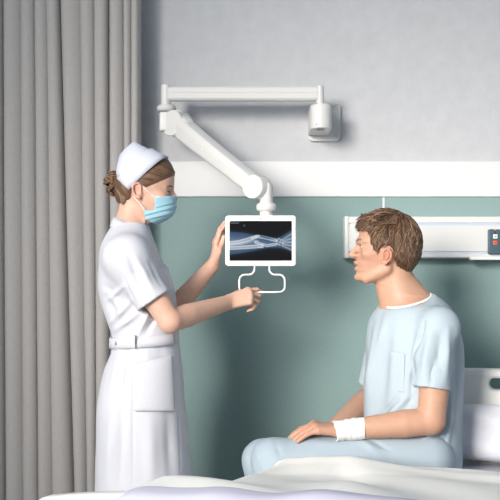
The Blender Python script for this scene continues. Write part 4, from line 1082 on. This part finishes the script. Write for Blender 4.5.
    crown = np.array([402.0, 215.0]); tries = 0
    poly = [(250+(a-250)*(YP-.045)/YP, HOR+(b-HOR)*(YP-.045)/YP) for a, b in hair_px]
    while len(paths) < 2900 and tries < 30000:
        tries += 1
        # random start on the hair dome
        th, ph = rng.uniform(0, 2*PI), math.acos(rng.uniform(-.98, 1)); d0 = np.array([math.sin(ph)*math.cos(th), math.sin(ph)*math.sin(th), math.cos(ph)])
        if d0[1] > .45 and rng.rand() < .6: continue
        p0 = ce+d0*rr
        q = (250+FOC*(p0[0])/YP, HOR-FOC*(p0[2]-CAM_H)/YP)
        dd = float(poly2(poly, np.array(q[0]), np.array(q[1])))
        if dd > -.9: continue
        # flow: away from the crown; top and front sweep forward, the sides fall down and slightly back
        cr = unit(np.array([.36, 0, .93])); 
        away = unit(d0*(d0@cr)-cr)
        front = np.clip((d0[2]-.25)/.4, 0, 1)*np.clip((-d0[0]+.45)/.5, 0, 1)
        side = np.clip(1-abs(d0[2])*.9, 0, 1)*np.clip(abs(d0[1])*1.6, 0, 1)
        flow = unit(away+front*np.array([-1.0, 0, .15])+side*np.array([.15, 0, -.55])+rng.normal(size=3)*.22)
        Lk = rng.uniform(.022, .042)*(1+.5*front)*(1-.35*np.clip(-d0[2]*1.5, 0, 1)); m = 7; pts = []; d = d0.copy()
        lift = rng.uniform(.001, .0045)*(1+1.1*front)*(1-.5*np.clip(-d0[2]*2, 0, 1)); curl = rng.normal()*.25
        pside = np.cross(d0, flow)
        for k in range(m):
            t = k/(m-1); dirn = d0+flow*(Lk*t/.105)+pside*curl*(t*t)*Lk/.105; dirn = unit(dirn)
            pts.append(ce+dirn*(rr+lift*math.sin(t*PI*.62)*1.1-.0015+.004*front*t*t))
        pts = np.array(pts); qe = (250+FOC*pts[-1][0]/YP, HOR-FOC*(pts[-1][2]-CAM_H)/YP)
        lim = 2.2 if front > .3 and qe[0] < 366 else .8
        if float(poly2(poly, np.array(qe[0]), np.array(qe[1]))) > lim: continue
        paths.append(pts); rad.append(rng.uniform(.0010, .0022)); cols.append(np.array(tones[rng.randint(6)]))
    # short hair of the nape, laid on the surface of the dome
    ix = lambda a, v: int(np.clip(np.searchsorted(a, v), 0, len(a)-1))
    for k in range(900):
        q = np.array([rng.uniform(390, 422), rng.uniform(238, 268)]); e = q+np.array([rng.uniform(-1.5, 1.0)-.10*(q[0]-400), rng.uniform(4, 9)]); s = -1 if rng.rand() < .65 else 1
        if float(poly2(poly, np.array(e[0]), np.array(e[1]))) > .8: continue
        pts = []
        for t in np.linspace(0, 1, 6):
            p = P(*(q+(e-q)*t), YP); c = np.nonzero(G.d[ix(G.ax[0], p[0]), :, ix(G.ax[2], p[2])] < 0)[0]
            if len(c) == 0: break
            yv = float(G.ax[1][c[0]])-.0004-.0016*math.sin(t*2.2); p[1] = yv if s < 0 else 2*YP-yv; pts.append(p)
        if len(pts) < 6: continue
        paths.append(np.array(pts)); rad.append(rng.uniform(.0011, .0020)); cols.append(np.array(tones[rng.randint(5)])*.9)
    # the tuft over the forehead, swept up and forward
    for k in range(320):
        s = rng.normal()*.034
        a = np.array([rng.uniform(362, 382), rng.uniform(215, 227)]); b = np.array([rng.uniform(354, 362), rng.uniform(220, 230)]); c = np.array([(a[0]+b[0])/2-1, min(a[1], b[1])-rng.uniform(1.5, 6.5)])
        t = np.linspace(0, 1, 8)[:, None]; pp = (1-t)**2*a+2*t*(1-t)*c+t*t*b
        pts = np.array([P(x, y, YP) for x, y in pp]); pts[:, 1] += s*(1-.3*t[:, 0])+rng.normal()*.003; pts[:, 0] += abs(s)*.45
        paths.append(pts); rad.append(rng.uniform(.0014, .003)); cols.append(np.array(tones[rng.randint(6)]))
    parts.append(locks_mesh(paths, rad, cols)); put_mesh('hair', merge_tinted(parts), M['hair'], root)
    # ---- gown top
    hemL = P(431.5, 389, 2.905); dL = unit(hemL-shL); hemR = shR+unit(elR-shR)*.215; dR = unit(elR-shR)
    D = Vol(axis_grid((.24, .76, .0040)), axis_grid((2.80, 3.42, .0040)), axis_grid((.64, 1.29, .0040)))
    tors = tower(zt, cx, YP, A_, B_, yaw, 2.3)
    D.add(tors, 0)
    D.add(rc(P(407, 305, YP), P(411, 325, YP), .072, .108), .04)
    D.add(ell(P(428, 323, YP-.03), (.090, .12, .090)), .03)
    for sh, hem_, d, r0, r1 in ((shL, hemL, dL, .060, .0595), (shR, hemR, dR, .058, .058)):
        D.add(rc(P(411, 319, YP), sh-V3(0, 0, .004), .066, .058), .035); D.add(rc(sh, sh+(hem_-sh)*.55, r0, r1), .03); D.add(rc(sh+(hem_-sh)*.55, hem_+d*.05, r1, r1+.001), .008)
    D.add(rc(P(418, 452, 3.03), P(372, 450, 2.95), .080, .060), .05); D.add(rc(P(415, 452, 3.16), P(375, 450, 3.14), .08, .060), .05)
    for hem_, d, ri in ((hemL, dL, .0515), (hemR, dR, .050)):
        fn = (lambda h, d: lambda X, Y, Z: np.maximum(np.maximum((h[0]-X)*d[0]+(h[1]-Y)*d[1]+(h[2]-Z)*d[2], np.sqrt((X-h[0]-d[0]*.04)**2+(Y-h[1]-d[1]*.04)**2+(Z-h[2]-d[2]*.04)**2)-.086), -tors[2](X, Y, Z)))(hem_, d)
        D.cut((hem_-.14, hem_+.14, fn), 0); bore = rc(hem_-d*.05, hem_+d*.03, ri, ri+.003); D.cut((bore[0], bore[1], (lambda b_: lambda X, Y, Z: np.maximum(b_[2](X, Y, Z), -tors[2](X, Y, Z)))(bore)), 0)
    nk = P(405.5, 299, YP)           # neck opening
    nA, nB = P(383.5, 304, YP-.02), P(430.5, 291.5, YP+.01)
    # neckline plane tilted down towards his chest
    nfr, nbk = P(388, 311, YP-.075), P(429, 292.5, YP+.03)
    nx = unit(nbk-nfr); nrm = unit(np.cross(nx, np.cross(V3(0, 0, 1), nx))); nrm = nrm if nrm[2] > 0 else -nrm
    nc = (nfr+nbk)/2; ny = np.cross(nrm, nx)
    def ncyl(X, Y, Z):
        x = (X-nc[0])*nx[0]+(Y-nc[1])*nx[1]+(Z-nc[2])*nx[2]; y = (X-nc[0])*ny[0]+(Y-nc[1])*ny[1]+(Z-nc[2])*ny[2]; z = (X-nc[0])*nrm[0]+(Y-nc[1])*nrm[1]+(Z-nc[2])*nrm[2]
        return np.maximum((np.sqrt((x/.077)**2+(y/.074)**2)-1)*.075, -z-.03)
    D.cut((nc-.14, nc+.14, ncyl), .0)
    D.cut((nc-.2, nc+.2, lambda X, Y, Z: -((X-nc[0])*nrm[0]+(Y-nc[1])*nrm[1]+(Z-nc[2])*nrm[2])+.004+0*X), .006)
    wr_ = [(424, 322, 414, 360, 1.6, -.007), (419, 335, 412, 372, 3, .005), (414, 362, 411, 395, 2, -.006), (430, 335, 422, 382, 4, .005), (440, 335, 437, 380, 4, -.005), (448, 330, 446, 380, 3, .004), (434, 360, 430, 388, 2.5, -.004),
           (376, 330, 366, 430, 5, .008), (372, 320, 363, 380, 3, -.005), (390, 345, 378, 430, 6, -.004), (398, 330, 388, 400, 5, .005), (404, 400, 370, 438, 4, .008), (396, 400, 366, 428, 3, -.006), (452, 395, 446, 450, 3, .006), (458, 340, 456, 430, 3, -.004),
           (440, 430, 400, 455, 4, .006), (449, 415, 428, 450, 3, -.005), (414, 395, 404, 410, 3, -.004), (386, 315, 378, 360, 3, .004), (393, 352.5, 399, 354, 1, -.002)]
    v, f = nets(D); v = relax(v, f, 3); n = normals(v, f); v = lumpy(v, n, .0034, 26, 8, (1.3, 1.3, .6)); v = folds(v, n, [(a, b, c, d, w*1.05, h*2.2) for a, b, c, d, w, h in wr_], -.25)
    gw = put_mesh('gown', mesh_arrays(v, f), M['gown'], root)
    pts = []
    for t in np.linspace(0, 2*PI, 60, endpoint=False): pts.append(nc+nx*.077*math.cos(t)+ny*.074*math.sin(t)+nrm*.0035)
    put_mesh('neck_binding', tube(pts, .0048, 8, closed=True), M['gown_trim'], gw)
    # chest pocket
    def hit(px, py):
        y = 2.95
        for _ in range(14):
            q = P(px, py, y); i = max(float(tors[2](np.float64(q[0]), np.float64(q[1]), np.float64(q[2]))), -.05); y += i*.7
        return P(px, py, y-.0015)
    quad = [np.array(q, float) for q in ((390.5, 351), (405, 353.5), (404, 393), (390, 390))]; rows_ = []
    for i in np.linspace(0, 1, 22):
        row = []
        for j in np.linspace(0, 1, 22):
            p = (quad[0]*(1-j)+quad[1]*j)*(1-i)+(quad[3]*(1-j)+quad[2]*j)*i; row.append(hit(*p))
        rows_.append(row)
    put_mesh('chest_pocket', shell(grid_mesh(np.array(rows_)), .0015, 1), M['gown'], gw)
    # ---- trousers
    T_ = Vol(axis_grid((-.14, .70, .0045)), axis_grid((2.78, 3.36, .0045)), axis_grid((.30, .80, .0045)))
    for hp, kn, an in ((hpL, knL, anL), (hpR, knR, anR)):
        T_.add(rc(hp, kn, .088, .066), .03); T_.add(rc(kn, kn*.2+an*.8, .064, .060), .02)
    T_.add(ell(P(418, 457, YP), (.13, .17, .085)), .04)
    for kn, an in ((knL, anL), (knR, anR)):
        T_.cut((an-.12, an+.12, (lambda z: lambda X, Y, Z: Z-z+0*X+0*Y)(an[2]+.06)), 0); T_.cut(rc(an, an+V3(0, 0, .1), .052, .052), 0)
    T_.cut((V3(.22, 2.7, .1), V3(.8, 3.45, .626), lambda X, Y, Z: np.maximum(Z-.626, .22-X)+0*Y), 0)
    v, f = nets(T_); v = relax(v, f, 3); n = normals(v, f); v = lumpy(v, n, .003, 26, 4)
    v = folds(v, n, [(360, 440, 384, 456, 3, .006), (372, 440, 392, 452, 2, -.005), (300, 440, 350, 446, 4, .004), (256, 446, 262, 468, 3, .006), (248, 450, 250, 470, 2, -.004), (275, 441, 282, 460, 3, -.003)], -.6)
    put_mesh('trousers', mesh_arrays(v, f), M['pants'], root)
    # ---- gauze bandage round the wrist
    a = wrL+(wrL-elL)/np.linalg.norm(wrL-elL)*.024; b = wrL-(wrL-elL)/np.linalg.norm(wrL-elL)*.070; ax_ = unit(b-a); u1, u2 = frame_of(ax_)
    rows_ = []; rng = np.random.RandomState(9)
    for t in np.linspace(0, 1, 40):
        c = a+(b-a)*t; r0 = .0345+.003*t+.0005*math.sin(t*31)
        row = []
        for k in range(48):
            th = 2*PI*k/48; r = r0+.0010*math.sin(th*2+t*8)+.0006*math.sin(th*3-t*22)+(.0012*math.sin(th*3+2)+.0005*math.sin(th*11))*(abs(t-.5)*2)**6
            row.append(c+(u1*math.cos(th)+u2*math.sin(th)*.93)*r+ax_*(.003*math.sin(th+1)+.001*math.sin(th*3))*(t-.5)*2)
        rows_.append(row+[row[0]])
    put_mesh('bandage', shell(grid_mesh(np.array(rows_)), .004, 1), M['bandage'], root)
    return root
patient()
